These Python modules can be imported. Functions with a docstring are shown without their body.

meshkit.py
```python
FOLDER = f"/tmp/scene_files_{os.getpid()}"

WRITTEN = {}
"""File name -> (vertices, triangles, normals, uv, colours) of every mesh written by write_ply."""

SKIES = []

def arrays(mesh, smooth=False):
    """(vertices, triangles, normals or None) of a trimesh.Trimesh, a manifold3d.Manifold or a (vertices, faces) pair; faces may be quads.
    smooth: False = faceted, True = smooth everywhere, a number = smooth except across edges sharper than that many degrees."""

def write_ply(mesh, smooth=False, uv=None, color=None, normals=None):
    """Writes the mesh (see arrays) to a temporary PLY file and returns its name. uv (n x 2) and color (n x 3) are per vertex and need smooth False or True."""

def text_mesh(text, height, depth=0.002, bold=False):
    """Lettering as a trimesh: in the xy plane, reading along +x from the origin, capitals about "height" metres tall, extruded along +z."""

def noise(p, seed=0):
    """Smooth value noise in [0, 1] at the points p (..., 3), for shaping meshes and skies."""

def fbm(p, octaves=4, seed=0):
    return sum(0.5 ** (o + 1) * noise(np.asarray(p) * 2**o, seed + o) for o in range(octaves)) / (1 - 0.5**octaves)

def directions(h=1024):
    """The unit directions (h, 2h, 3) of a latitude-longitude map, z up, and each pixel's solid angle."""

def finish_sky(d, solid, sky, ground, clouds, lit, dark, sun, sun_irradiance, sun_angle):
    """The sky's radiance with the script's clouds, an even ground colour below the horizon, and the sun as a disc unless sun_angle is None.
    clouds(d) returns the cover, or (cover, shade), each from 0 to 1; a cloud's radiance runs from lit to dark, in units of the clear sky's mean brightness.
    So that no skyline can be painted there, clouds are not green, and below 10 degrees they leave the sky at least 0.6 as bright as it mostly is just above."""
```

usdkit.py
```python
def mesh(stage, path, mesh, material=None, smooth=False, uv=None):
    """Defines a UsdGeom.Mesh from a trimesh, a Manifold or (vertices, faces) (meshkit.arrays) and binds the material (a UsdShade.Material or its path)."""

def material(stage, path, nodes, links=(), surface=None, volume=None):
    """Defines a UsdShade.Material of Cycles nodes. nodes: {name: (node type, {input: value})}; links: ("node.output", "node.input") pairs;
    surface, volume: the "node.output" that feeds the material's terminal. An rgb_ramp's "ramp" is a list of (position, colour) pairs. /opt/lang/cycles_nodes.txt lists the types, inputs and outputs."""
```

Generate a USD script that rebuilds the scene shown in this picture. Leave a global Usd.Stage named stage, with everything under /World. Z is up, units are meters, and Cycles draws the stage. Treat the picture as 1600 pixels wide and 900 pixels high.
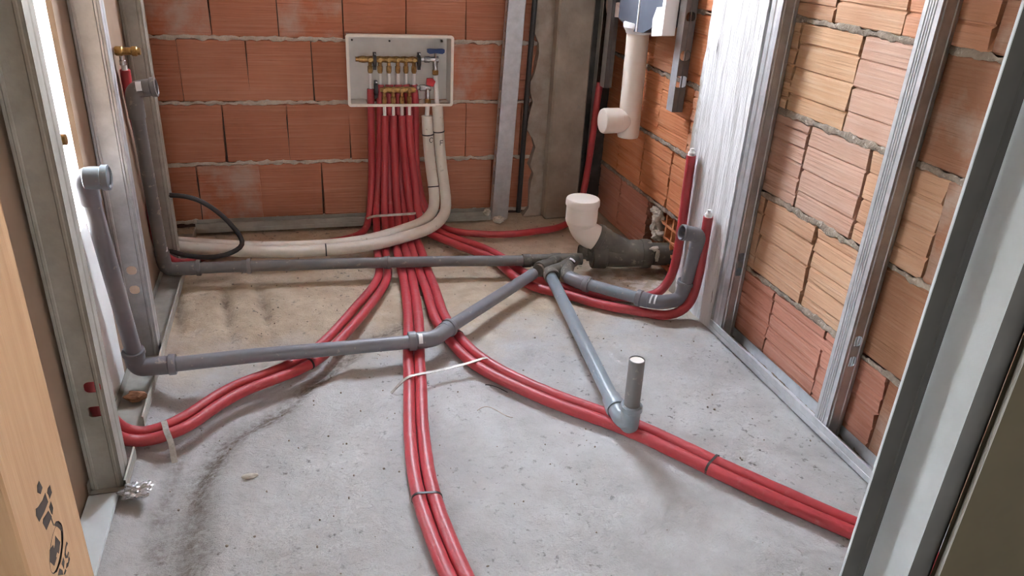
import math
import numpy as np
import trimesh
import usdkit
import meshkit
from scipy.interpolate import CubicSpline
from shapely import affinity
from shapely.geometry import Polygon, LineString, box as sbox, Point
from pxr import Usd, UsdGeom, UsdLux, UsdShade, Gf

stage = Usd.Stage.CreateInMemory()
UsdGeom.SetStageUpAxis(stage, UsdGeom.Tokens.z)
UsdGeom.SetStageMetersPerUnit(stage, 1.0)
UsdGeom.Xform.Define(stage, '/World')
RNG = np.random.default_rng(7)

# ------------------------------------------------------------------ camera, sky, exposure
CAM_H = 1.205
FWD = np.array([0.2582702, 0.86605604, -0.42806943])
RIGHT = np.array([0.96367213, -0.26217425, 0.05099688])
UP = np.cross(RIGHT, FWD)
cam = UsdGeom.Camera.Define(stage, '/World/Camera')
cam.CreateHorizontalApertureAttr(36.0)
cam.CreateVerticalApertureAttr(20.25)
cam.CreateFocalLengthAttr(36.0 * 1186.19 / 1600)
cam.CreateClippingRangeAttr(Gf.Vec2f(0.02, 200))
cam.CreateExposureAttr(1.5)
cam.AddTransformOp().Set(Gf.Matrix4d(*RIGHT, 0, *UP, 0, *(-FWD), 0, 0, 0, CAM_H, 1))

SKY_STRENGTH = 17.0
SKY_TOP = (0.70, 0.82, 1.0)
SKY_LOW = (0.97, 0.98, 1.0)
sky = usdkit.material(stage, '/World/Looks/sky', {
    't': ('texture_coordinate', {}), 's': ('separate_xyz', {}),
    'r': ('rgb_ramp', {'ramp': [(0, (.30, .28, .25)), (.49, (.30, .28, .25)), (.505, SKY_LOW), (.7, tuple(.5 * a + .5 * b for a, b in zip(SKY_TOP, SKY_LOW))), (1, SKY_TOP)]}),
    'm': ('map_range', {'from_min': -1.0, 'from_max': 1.0}), 'b': ('background_shader', {'strength': SKY_STRENGTH})},
    [('t.generated', 's.vector'), ('s.z', 'm.value'), ('m.result', 'r.fac'), ('r.color', 'b.color')], surface='b.background')
dome = UsdLux.DomeLight.Define(stage, '/World/SkyLight')
dome.CreateIntensityAttr(1.0)
UsdShade.MaterialBindingAPI.Apply(dome.GetPrim()).Bind(sky)


# ------------------------------------------------------------------ materials
def lin(r, g, b):
    return tuple(((c / 255) / 12.92 if c / 255 <= .04045 else ((c / 255 + .055) / 1.055) ** 2.4) for c in (r, g, b))


def mat(name, base, rough=.5, metal=0.0, second=None, scale=6.0, detail=4.0, lo=.4, hi=.65, bump=0.0, bscale=60.0, stretch=(1, 1, 1), third=None, tscale=40.0, tlo=.62, thi=.68, spec=.5, extra=None):
    """A plain procedural look: a base colour, a second colour in noise patches, small specks of a third, and fine relief."""
    n = {'g': ('geometry', {}), 'p': ('principled_bsdf', {'base_color': base, 'roughness': rough, 'metallic': metal, 'specular_ior_level': spec, **(extra or {})}),
         'mp': ('mapping', {'scale': stretch})}
    l = [('g.position', 'mp.vector')]
    out = None
    if second is not None:
        n['n1'] = ('noise_texture', {'scale': scale, 'detail': detail, 'roughness': .6})
        n['m1'] = ('map_range', {'from_min': lo, 'from_max': hi, 'clamp': True})
        n['x1'] = ('mix', {'mix_type': 'mix', 'color1': base, 'color2': second})
        l += [('mp.vector', 'n1.vector'), ('n1.fac', 'm1.value'), ('m1.result', 'x1.fac')]
        out = 'x1.color'
    if third is not None:
        n['n2'] = ('noise_texture', {'scale': tscale, 'detail': 3.0, 'roughness': .55})
        n['m2'] = ('map_range', {'from_min': tlo, 'from_max': thi, 'clamp': True})
        n['x2'] = ('mix', {'mix_type': 'mix', 'color1': base, 'color2': third})
        l += [('g.position', 'n2.vector'), ('n2.fac', 'm2.value'), ('m2.result', 'x2.fac')]
        if out:
            l.append((out, 'x2.color1'))
        out = 'x2.color'
    if out:
        l.append((out, 'p.base_color'))
    if bump:
        n['n3'] = ('noise_texture', {'scale': bscale, 'detail': 4.0, 'roughness': .6})
        n['b'] = ('bump', {'strength': 1.0, 'distance': bump})
        l += [('mp.vector', 'n3.vector'), ('n3.fac', 'b.height'), ('b.normal', 'p.normal')]
    return usdkit.material(stage, '/World/Looks/' + name, n, l, surface='p.BSDF')


M = {}
M['zinc'] = mat('zinc', (.56, .57, .58), .40, .75, second=(.44, .45, .46), scale=25, lo=.35, hi=.7, bump=.0004, bscale=90)
M['zinc_dull'] = mat('zinc_dull', (.40, .385, .34), .62, .45, second=(.30, .29, .25), scale=14, lo=.35, hi=.7, bump=.0003, bscale=120)
M['zinc_pale'] = mat('zinc_pale', (.58, .62, .62), .6, .15, second=(.52, .56, .56), scale=9, lo=.35, hi=.7, bump=.0003, bscale=140)
M['shaded_zinc'] = mat('shaded_zinc', (.16, .16, .155), .45, .6, second=(.12, .12, .115), scale=12)  # rail fronts: backlit shade put into the zinc colour
M['jamb_shade'] = mat('jamb_painted_shade', (.055, .051, .043), .6, 0, second=(.045, .042, .036), scale=14)  # dark colour stands for the shade on jamb flange and angle profile
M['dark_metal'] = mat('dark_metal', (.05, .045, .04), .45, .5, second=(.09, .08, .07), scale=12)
M['red'] = mat('red_sheath', (.42, .036, .046), .42, 0, spec=.7, second=(.36, .030, .038), scale=9, lo=.4, hi=.65, bump=.0012, bscale=70, third=(.45, .12, .12), tscale=30, tlo=.62, thi=.78)
M['grey'] = mat('grey_plastic', (.165, .165, .182), .36, 0, second=(.20, .195, .20), scale=7, lo=.45, hi=.7, third=(.30, .28, .25), tscale=55, tlo=.66, thi=.74)
M['grey_worn'] = mat('worn_grey_plastic', (.118, .112, .108), .45, 0, second=(.15, .14, .13), scale=8, lo=.4, hi=.65, third=(.27, .24, .20), tscale=45, tlo=.62, thi=.72)
M['grey_lit'] = mat('lit_grey_plastic', (.19, .225, .25), .32, 0, second=(.23, .25, .27), scale=7, lo=.45, hi=.7, third=(.36, .34, .31), tscale=55, tlo=.66, thi=.74)  # grey plastic with daylight put into a paler, bluer colour
M['grey_dusty'] = mat('dusty_grey_plastic', (.085, .080, .066), .6, 0, second=(.15, .135, .105), scale=9, lo=.4, hi=.65, third=(.26, .23, .18), tscale=40, tlo=.6, thi=.72)
M['hole'] = mat('dark_hollow', (.012, .012, .013), .8)
M['insulation'] = mat('white_insulation', (.68, .64, .56), .62, 0, second=(.60, .55, .47), scale=8, lo=.4, hi=.7, third=(.30, .26, .20), tscale=22, tlo=.68, thi=.78, bump=.0008, bscale=60)
M['white_tube'] = mat('white_tube', (.78, .77, .74), .35)
M['cream'] = mat('cream_plastic', (.80, .73, .64), .42, 0, second=(.75, .67, .57), scale=6, lo=.4, hi=.7)
M['white_plastic'] = mat('white_plastic', (.80, .80, .79), .35)
M['box_white'] = mat('cabinet_white', (.82, .77, .69), .45, 0, second=(.76, .71, .63), scale=7)
M['box_back'] = mat('cabinet_back', (.68, .65, .60), .5, 0, second=(.60, .57, .52), scale=9)
M['brass'] = mat('brass', (.50, .31, .12), .32, .9, second=(.24, .14, .05), scale=60)
M['chrome'] = mat('chrome', (.62, .62, .62), .22, .95, second=(.45, .45, .46), scale=60)
M['black'] = mat('black_rubber', (.018, .016, .015), .45)
M['blue'] = mat('blue_plastic', (.015, .045, .17), .4)
M['red_handle'] = mat('red_plastic', (.45, .012, .02), .4)
M['cistern'] = mat('cistern_blue_grey', (.075, .085, .108), .45, 0, second=(.10, .11, .13), scale=7)
M['wood'] = mat('pine', (.50, .31, .165), .55, 0, second=(.42, .245, .12), scale=5, stretch=(14, 14, .9), lo=.35, hi=.7, third=(.33, .18, .08), tscale=5, tlo=.70, thi=.76, bump=.0005, bscale=20)
M['ink'] = mat('stamp_ink', (.035, .025, .018), .6)
M['board'] = mat('board_tan', (.35, .255, .18), .7, 0, second=(.30, .215, .15), scale=5, lo=.4, hi=.7)
M['board_shaded'] = mat('board_shaded', (.085, .069, .040), .85, 0, spec=.2, second=(.072, .058, .034), scale=6, lo=.4, hi=.7)  # plasterboard colour darkened to stand for its backlit shade
M['plaster'] = mat('white_plaster', (.82, .82, .80), .7, 0, second=(.76, .76, .74), scale=4, bump=.001, bscale=30)
M['ceiling'] = mat('raw_ceiling', (.50, .48, .45), .8, 0, second=(.40, .38, .35), scale=3, bump=.002, bscale=20)
M['mortar'] = mat('mortar', (.58, .50, .42), .9, 0, second=(.44, .375, .305), scale=22, lo=.38, hi=.62, third=(.45, .40, .34), tscale=60, tlo=.58, thi=.66, bump=.004, bscale=90)
M['mortar_brown'] = mat('mortar_brown', (.34, .28, .215), .9, 0, second=(.21, .17, .13), scale=26, lo=.38, hi=.62, third=(.44, .38, .31), tscale=70, tlo=.58, thi=.66, bump=.005, bscale=110)
M['backing'] = mat('joint_shadow', (.10, .065, .05), .95)
M['column'] = mat('raw_concrete', (.36, .30, .235), .85, 0, second=(.25, .205, .16), scale=7, lo=.35, hi=.65, third=(.30, .26, .21), tscale=30, tlo=.62, thi=.72, bump=.002, bscale=45)
M['smear'] = mat('mortar_smear', (.40, .335, .27), .9, 0, second=(.28, .22, .17), scale=12, lo=.35, hi=.65, bump=.003, bscale=50)
M['pillar'] = usdkit.material(stage, '/World/Looks/whitewashed_concrete', {
    'g': ('geometry', {}), 's': ('separate_xyz', {}), 'p': ('principled_bsdf', {'roughness': .75}),
    'mp': ('mapping', {'scale': (9, 9, .7)}), 'n1': ('noise_texture', {'scale': 4.0, 'detail': 5.0, 'roughness': .6}), 'm1': ('map_range', {'from_min': .46, 'from_max': .68, 'clamp': True}),
    'x1': ('mix', {'color1': (.68, .675, .67), 'color2': (.44, .43, .42)}),
    'n2': ('noise_texture', {'scale': 7.0, 'detail': 3.0}), 'm2': ('map_range', {'from_min': .68, 'from_max': .74, 'clamp': True}), 'x2': ('mix', {'color2': (.16, .15, .14)}),
    'n3': ('noise_texture', {'scale': 11.0, 'detail': 5.0, 'roughness': .65}), 'w': ('math', {'math_type': 'multiply_add', 'value2': .13, 'value3': 0.0}),
    'a': ('math', {'math_type': 'add'}), 'z': ('math', {'math_type': 'multiply', 'value2': .07}), 'a2': ('math', {'math_type': 'subtract'}), 'm3': ('map_range', {'from_min': 2.325, 'from_max': 2.35, 'clamp': True}),
    'x3': ('mix', {'color2': (.33, .30, .26)}), 'n4': ('noise_texture', {'scale': 14.0, 'detail': 4.0}), 'b': ('bump', {'strength': 1.0, 'distance': .005})},
    [('g.position', 'mp.vector'), ('mp.vector', 'n1.vector'), ('n1.fac', 'm1.value'), ('m1.result', 'x1.fac'), ('mp.vector', 'n2.vector'), ('n2.fac', 'm2.value'), ('m2.result', 'x2.fac'), ('x1.color', 'x2.color1'),
     ('g.position', 's.vector'), ('g.position', 'n3.vector'), ('n3.fac', 'w.value1'), ('s.y', 'a.value1'), ('w.value', 'a.value2'), ('s.z', 'z.value1'), ('a.value', 'a2.value1'), ('z.value', 'a2.value2'), ('a2.value', 'm3.value'), ('m3.result', 'x3.fac'), ('x2.color', 'x3.color1'),
     ('x3.color', 'p.base_color'), ('mp.vector', 'n4.vector'), ('n4.fac', 'b.height'), ('b.normal', 'p.normal')], surface='p.BSDF')
M['sticker'] = mat('white_sticker', (.72, .72, .72), .5)
M['strap'] = mat('strap_metal', (.50, .47, .42), .5, .5, second=(.34, .31, .27), scale=40)
M['foil'] = mat('foil', (.68, .69, .70), .25, .9, second=(.5, .5, .5), scale=60, bump=.004, bscale=50)
M['shard'] = mat('brick_shard', (.33, .16, .085), .9, 0, second=(.22, .11, .06), scale=40)
M['lump'] = mat('white_lump', (.62, .58, .50), .9, 0, second=(.45, .41, .34), scale=40, lo=.4, hi=.6, bump=.004, bscale=60)
M['pen'] = mat('pen_mark', (.03, .03, .035), .6)


def brick_mat(name, base, second, third, smear=None):
    """Fired clay: fine combed lines along the brick, cloudy tone, dusty specks and, on some, a smear of mortar."""
    n = {'g': ('geometry', {}), 'p': ('principled_bsdf', {'roughness': .85, 'specular_ior_level': .25}),
         'n1': ('noise_texture', {'scale': 5.0, 'detail': 4.0}), 'm1': ('map_range', {'from_min': .38, 'from_max': .66, 'clamp': True}),
         'x1': ('mix', {'color1': base, 'color2': second}),
         'mp': ('mapping', {'scale': (.7, .7, 24.0)}), 'n2': ('noise_texture', {'scale': 5.0, 'detail': 3.0, 'roughness': .5}),
         'm2': ('map_range', {'from_min': .50, 'from_max': .74, 'clamp': True}), 'x2': ('mix', {'color2': third}),
         'k': ('math', {'math_type': 'multiply', 'value2': .40}),
         'bp': ('bump', {'strength': 1.0, 'distance': .005})}
    l = [('g.position', 'n1.vector'), ('n1.fac', 'm1.value'), ('m1.result', 'x1.fac'), ('g.position', 'mp.vector'), ('mp.vector', 'n2.vector'),
         ('n2.fac', 'm2.value'), ('m2.result', 'k.value1'), ('k.value', 'x2.fac'), ('x1.color', 'x2.color1'), ('n2.fac', 'bp.height'), ('bp.normal', 'p.normal')]
    out = 'x2.color'
    if smear is not None:
        n['n3'] = ('noise_texture', {'scale': 6.5, 'detail': 5.0, 'roughness': .6})
        n['m3'] = ('map_range', {'from_min': .46, 'from_max': .66, 'clamp': True})
        n['k3'] = ('math', {'math_type': 'multiply', 'value2': .75})
        n['x3'] = ('mix', {'color2': smear})
        l += [('g.position', 'n3.vector'), ('n3.fac', 'm3.value'), ('m3.result', 'k3.value1'), ('k3.value', 'x3.fac'), (out, 'x3.color1')]
        out = 'x3.color'
    l.append((out, 'p.base_color'))
    return usdkit.material(stage, '/World/Looks/' + name, n, l, surface='p.BSDF')


RED = [brick_mat('brick_red', (0.487, 0.210, 0.128), (0.435, 0.174, 0.104), (0.568, 0.312, 0.220)),
       brick_mat('brick_red_deep', (0.458, 0.186, 0.112), (0.406, 0.156, 0.091), (0.534, 0.288, 0.201)),
       brick_mat('brick_red_smeared', (0.487, 0.180, 0.104), (0.441, 0.150, 0.079), (0.557, 0.288, 0.183), smear=(0.487, 0.372, 0.305))]
TAN = [brick_mat('brick_tan', (.53, .325, .20), (.48, .27, .16), (.60, .43, .31)),
       brick_mat('brick_pink', (.52, .335, .25), (.47, .28, .20), (.59, .44, .36)),
       brick_mat('brick_sand', (.56, .36, .215), (.51, .305, .17), (.63, .47, .33))]
LOWRED = [brick_mat('brick_rose', (.50, .235, .165), (.44, .20, .135), (.57, .35, .28)),
          brick_mat('brick_rose_deep', (.46, .205, .14), (.41, .175, .115), (.53, .31, .24))]
BROWN = [brick_mat('brick_brown', (.32, .165, .092), (.27, .13, .07), (.38, .22, .14)),
         brick_mat('brick_brown_deep', (.29, .14, .08), (.25, .115, .065), (.35, .20, .13), smear=(.36, .28, .22))]
ORANGE = [brick_mat('brick_orange', (0.582, 0.240, 0.111), (0.515, 0.192, 0.085), (0.650, 0.360, 0.221)),
          brick_mat('brick_orange_pale', (0.582, 0.300, 0.182), (0.515, 0.240, 0.130), (0.650, 0.408, 0.299))]


# ------------------------------------------------------------------ prims
TAKEN = set()


def numbered(path):
    p, k = path, 0
    while p in TAKEN:
        k += 1
        p = f'{path}_{k:03d}'
    TAKEN.add(p)
    return p


BASE = {}


def thing(name, label, cat, base=(0, 0, 0), group=None, kind=None):
    path = numbered('/World/' + name)
    x = UsdGeom.Xform.Define(stage, path)
    x.AddTranslateOp().Set(Gf.Vec3d(*map(float, base)))
    BASE[path] = np.array(base, float)
    keys(x.GetPrim(), label, cat, group, kind)
    return path


def keys(prim, label=None, cat=None, group=None, kind=None):
    for k, v in (('label', label), ('category', cat), ('group', group), ('kind', kind)):
        if v:
            prim.SetCustomDataByKey(k, v)


def part(parent, name, mesh, m, smooth=35, label=None, kind=None):
    path = numbered(parent + '/' + name)
    root = parent
    while root not in BASE:
        root = root.rsplit('/', 1)[0]
    mesh = mesh.copy()
    mesh.apply_translation(-BASE[root])
    o = usdkit.mesh(stage, path, mesh, M[m] if isinstance(m, str) else m, smooth=smooth)
    keys(o.GetPrim(), label, None, None, kind)
    return path


def single(name, label, cat, mesh, m, smooth=35, group=None, kind=None):
    path = numbered('/World/' + name)
    o = usdkit.mesh(stage, path, mesh, M[m] if isinstance(m, str) else m, smooth=smooth)
    keys(o.GetPrim(), label, cat, group, kind)
    return path


def structure(name):
    path = numbered('/World/' + name)
    x = UsdGeom.Xform.Define(stage, path)
    BASE[path] = np.zeros(3)
    x.GetPrim().SetCustomDataByKey('kind', 'structure')
    return path


# ------------------------------------------------------------------ shapes
A = lambda *v: np.array(v, float)
cat_ = trimesh.util.concatenate


def bx(lo, hi):
    lo, hi = np.minimum(lo, hi), np.maximum(lo, hi)
    m = trimesh.creation.box(np.subtract(hi, lo))
    m.apply_translation(np.add(lo, hi) / 2)
    return m


def rbx(lo, hi, c=.004):
    """A box with chamfered edges."""
    lo, hi = np.asarray(lo, float), np.asarray(hi, float)
    c = min(c, *(0.45 * (hi - lo)))
    pts = []
    for sx in (0, 1):
        for sy in (0, 1):
            for sz in (0, 1):
                p = np.where([sx, sy, sz], hi, lo)
                d = np.where([sx, sy, sz], -c, c)
                pts += [p + d * [0, 1, 1], p + d * [1, 0, 1], p + d * [1, 1, 0]]
    return trimesh.convex.convex_hull(np.array(pts))


def spline(pts, step=.02):
    pts = np.asarray(pts, float)
    t = np.concatenate([[0], np.cumsum(np.linalg.norm(np.diff(pts, axis=0), axis=1))])
    s = CubicSpline(t, pts)
    return s(np.linspace(0, t[-1], max(3, int(t[-1] / step) + 1)))


def frames(p):
    t = np.gradient(p, axis=0)
    t /= np.linalg.norm(t, axis=1)[:, None]
    ref = A(0, 0, 1) if abs(t[0][2]) < .9 else A(1, 0, 0)
    n = np.cross(t[0], np.cross(ref, t[0]))
    N = []
    for i in range(len(p)):
        n = n - t[i] * (n @ t[i])
        n /= np.linalg.norm(n)
        N.append(n)
    N = np.array(N)
    return t, N, np.cross(t, N)


def tube(p, r, n=16, jitter=0, seed=0):
    p = np.asarray(p, float)
    t, N, B = frames(p)
    r = np.broadcast_to(np.asarray(r, float), len(p))
    a = np.linspace(0, 2 * np.pi, n, endpoint=False)
    ring = N[:, None, :] * np.cos(a)[None, :, None] + B[:, None, :] * np.sin(a)[None, :, None]
    rad = np.repeat(r[:, None], n, 1)
    if jitter:
        q = p[:, None, :] + ring * r[:, None, None]
        rad = rad * (1 + jitter * (meshkit.noise(q * 60, seed) - .5) * 2)
    v = (p[:, None, :] + ring * rad[:, :, None]).reshape(-1, 3)
    f = []
    for i in range(len(p) - 1):
        for j in range(n):
            a0, b0 = i * n + j, i * n + (j + 1) % n
            f += [[a0, b0, b0 + n], [a0, b0 + n, a0 + n]]
    c0, c1 = len(v), len(v) + 1
    v = np.vstack([v, p[0], p[-1]])
    e = (len(p) - 1) * n
    for j in range(n):
        f += [[c0, (j + 1) % n, j], [c1, e + j, e + (j + 1) % n]]
    m = trimesh.Trimesh(v, f, process=False)
    if m.volume < 0:
        m.invert()
    return m


def lathe(profile, origin, axis, n=28):
    """profile: (radius, distance along the axis) pairs; open where the radii say so."""
    axis = np.asarray(axis, float) / np.linalg.norm(axis)
    ref = A(0, 0, 1) if abs(axis[2]) < .9 else A(1, 0, 0)
    u = np.cross(axis, ref)
    u /= np.linalg.norm(u)
    w = np.cross(axis, u)
    a = np.linspace(0, 2 * np.pi, n, endpoint=False)
    v, f = [], []
    for r, d in profile:
        r = max(r, 1e-5)
        v.append(np.asarray(origin) + axis * d + r * (np.cos(a)[:, None] * u + np.sin(a)[:, None] * w))
    v = np.vstack(v)
    for i in range(len(profile) - 1):
        for j in range(n):
            a0, b0 = i * n + j, i * n + (j + 1) % n
            f += [[a0, b0, b0 + n], [a0, b0 + n, a0 + n]]
    m = trimesh.Trimesh(v, f, process=False)
    if m.volume < 0:
        m.invert()
    return m


def collar(p, d, r, length=.03, lip=.0035):
    """The bell end of a push-fit pipe: a sleeve with a bead at its mouth."""
    L = length
    return lathe([(r - .004, 0), (r, 0), (r, L * .55), (r + lip, L * .60), (r + lip, L * .9), (r + lip * .6, L), (r - .004, L), (r - .004, 0)], p, d)


def bar(p, q, r, n=16):
    return tube(np.linspace(p, q, 3), r, n)


def arc(p, corner, q, k=9):
    """A smooth bend from p to q, guided by the corner."""
    t = np.linspace(0, 1, k)[:, None]
    p, c, q = map(np.asarray, (p, corner, q))
    return (1 - t) ** 2 * p + 2 * t * (1 - t) * c + t ** 2 * q


def polytube(pts, r, bend=.05, n=18):
    """Straight runs joined by bends."""
    pts = [np.asarray(x, float) for x in pts]
    out = [pts[0]]
    for a, b, c in zip(pts, pts[1:], pts[2:]):
        d0, d1 = (a - b) / np.linalg.norm(a - b), (c - b) / np.linalg.norm(c - b)
        k = min(bend, .45 * np.linalg.norm(a - b), .45 * np.linalg.norm(c - b))
        out += list(arc(b + d0 * k, b, b + d1 * k))
    out.append(pts[-1])
    return tube(np.array(out), r, n)


def extrude(poly, depth, to3=None):
    m = cat_([trimesh.creation.extrude_polygon(g, depth, engine='earcut') for g in getattr(poly, 'geoms', [poly])])
    if to3 is not None:
        m.apply_transform(to3)
        if m.volume < 0:
            m.invert()
    return m


def axes(o, x, y, z):
    T = np.eye(4)
    T[:3, 0], T[:3, 1], T[:3, 2], T[:3, 3] = x, y, z, o
    return T


def blob(c, size, seed, sub=2, rough=.45):
    m = trimesh.creation.icosphere(sub)
    v = m.vertices
    v = v * (1 + rough * (meshkit.fbm(v * 2.1 + seed * 3.7, 3, seed)[:, None] - .5) * 2)
    m.vertices = v * np.asarray(size) + np.asarray(c)
    return m


def patch_on_tube(c, axis, up, r, length, half, m_=8):
    """A thin label wrapped over part of a round pipe."""
    axis = np.asarray(axis, float) / np.linalg.norm(axis)
    up = np.asarray(up, float)
    up = up - axis * (up @ axis)
    up /= np.linalg.norm(up)
    side = np.cross(axis, up)
    v, f = [], []
    for k, rr in enumerate((r + .0002, r + .0009)):
        for a in np.linspace(-half, half, m_):
            for s in (-.5, .5):
                v.append(np.asarray(c) + axis * s * length + rr * (math.cos(a) * up + math.sin(a) * side))
    n = 2 * m_
    for k in range(m_ - 1):
        i = 2 * k
        f += [[i + n, i + n + 2, i + n + 3], [i + n, i + n + 3, i + n + 1], [i, i + 3, i + 2], [i, i + 1, i + 3],
              [i, i + 2, i + n + 2], [i, i + n + 2, i + n], [i + 1, i + n + 1, i + n + 3], [i + 1, i + n + 3, i + 3]]
    f += [[0, n, n + 1], [0, n + 1, 1], [n - 2, n - 1, 2 * n - 1], [n - 2, 2 * n - 1, 2 * n - 2]]
    m = trimesh.Trimesh(v, f)
    trimesh.repair.fix_normals(m)
    return m


def brick_mesh(w, h, t, grooves, seed):
    """One hollow clay block seen from its combed face: along u, out along n, up along z. Grooves are real, the ends slightly uneven."""
    rng = np.random.default_rng(seed)
    prof = [(-t, 0), (-.0045, 0), (0, .0045)]
    for g in grooves:
        z = g * h
        prof += [(0, z - .007), (-.0042, z - .0015), (-.0042, z + .0012), (.0006, z + .004)]
    prof += [(0, h - .0045), (-.0045, h), (-t, h)]
    prof = np.array(prof)
    us = np.array([0, .5, 1]) * w
    v = []
    for i, u in enumerate(us):
        q = prof.copy()
        q[1:-1, 0] += rng.normal(0, .0012, len(q) - 2) * (1 if i != 1 else .4)
        uu = np.full(len(q), u)
        if i != 1:
            uu += rng.normal(0, .0024, len(q)) + rng.normal(0, .0016)
        v.append(np.column_stack([uu, q]))
    k = len(prof)
    v = np.vstack(v + [[[0, -t / 2, h / 2]], [[w, -t / 2, h / 2]]])
    f = []
    for i in range(2):
        for j in range(k):
            a0, b0 = i * k + j, i * k + (j + 1) % k
            f += [[a0, b0, b0 + k], [a0, b0 + k, a0 + k]]
    for j in range(k):
        f += [[3 * k, (j + 1) % k, j], [3 * k + 1, 2 * k + j, 2 * k + (j + 1) % k]]
    return v, np.array(f)


def place(vf, o, u, n, z=(0, 0, 1)):
    v, f = vf
    m = trimesh.Trimesh(np.asarray(o) + v[:, :1] * np.asarray(u) + v[:, 1:2] * np.asarray(n) + v[:, 2:3] * np.asarray(z), f, process=False)
    if m.volume < 0:
        m.invert()
    return m


def bead(p, q, n, r, seed, proud=.003):
    """A line of squeezed-out mortar: an uneven rounded strip with lumps."""
    L = np.linalg.norm(np.subtract(q, p))
    k = max(8, int(L / .009))
    c = np.linspace(p, q, k)
    m = tube(c, r, 10)
    v = m.vertices.copy()
    base = np.vstack([np.repeat(c, 10, 0), c[:1], c[-1:]])
    d = v - base
    nn = np.asarray(n, float)
    out = (d @ nn)[:, None] * nn
    lump = 1 + 1.6 * (meshkit.fbm(v * 46, 3, seed)[:, None] - .5) * 2
    d = (d - out) * lump * 1.0 + out * .5
    push = (meshkit.fbm(v * 55, 3, seed + 9)[:, None] - .45) * .008 * (out @ nn > 0)[:, None]
    m.vertices = base + d + nn * (push - r * .5 + proud)
    return m


# ------------------------------------------------------------------ setting: floor
def bump1(x, c, w):
    return np.exp(-((x - c) / w) ** 2)


BANK = LineString([(.42, 2.28), (.197, 2.098), (.131, 2.004), (.02, 1.872), (-.076, 1.75), (-.18, 1.661), (-.221, 1.507), (-.224, 1.332), (-.237, 1.0), (-.25, .3), (-.25, -1)])


def bank_dist(x, y):
    """Distance to the left of the edge where the smooth screed stops; negative on the screed."""
    c = np.array(BANK.coords)
    best, sign = np.full(np.shape(x), 9.0), np.ones(np.shape(x))
    for a_, b_ in zip(c, c[1:]):
        e_ = b_ - a_
        t_ = np.clip(((x - a_[0]) * e_[0] + (y - a_[1]) * e_[1]) / (e_ @ e_), 0, 1)
        dx, dy = x - a_[0] - t_ * e_[0], y - a_[1] - t_ * e_[1]
        dd = np.hypot(dx, dy)
        near = dd < best
        sign = np.where(near, np.where(e_[0] * dy - e_[1] * dx < 0, 1, -1), sign)
        best = np.minimum(best, dd)
    return best * sign


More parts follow.
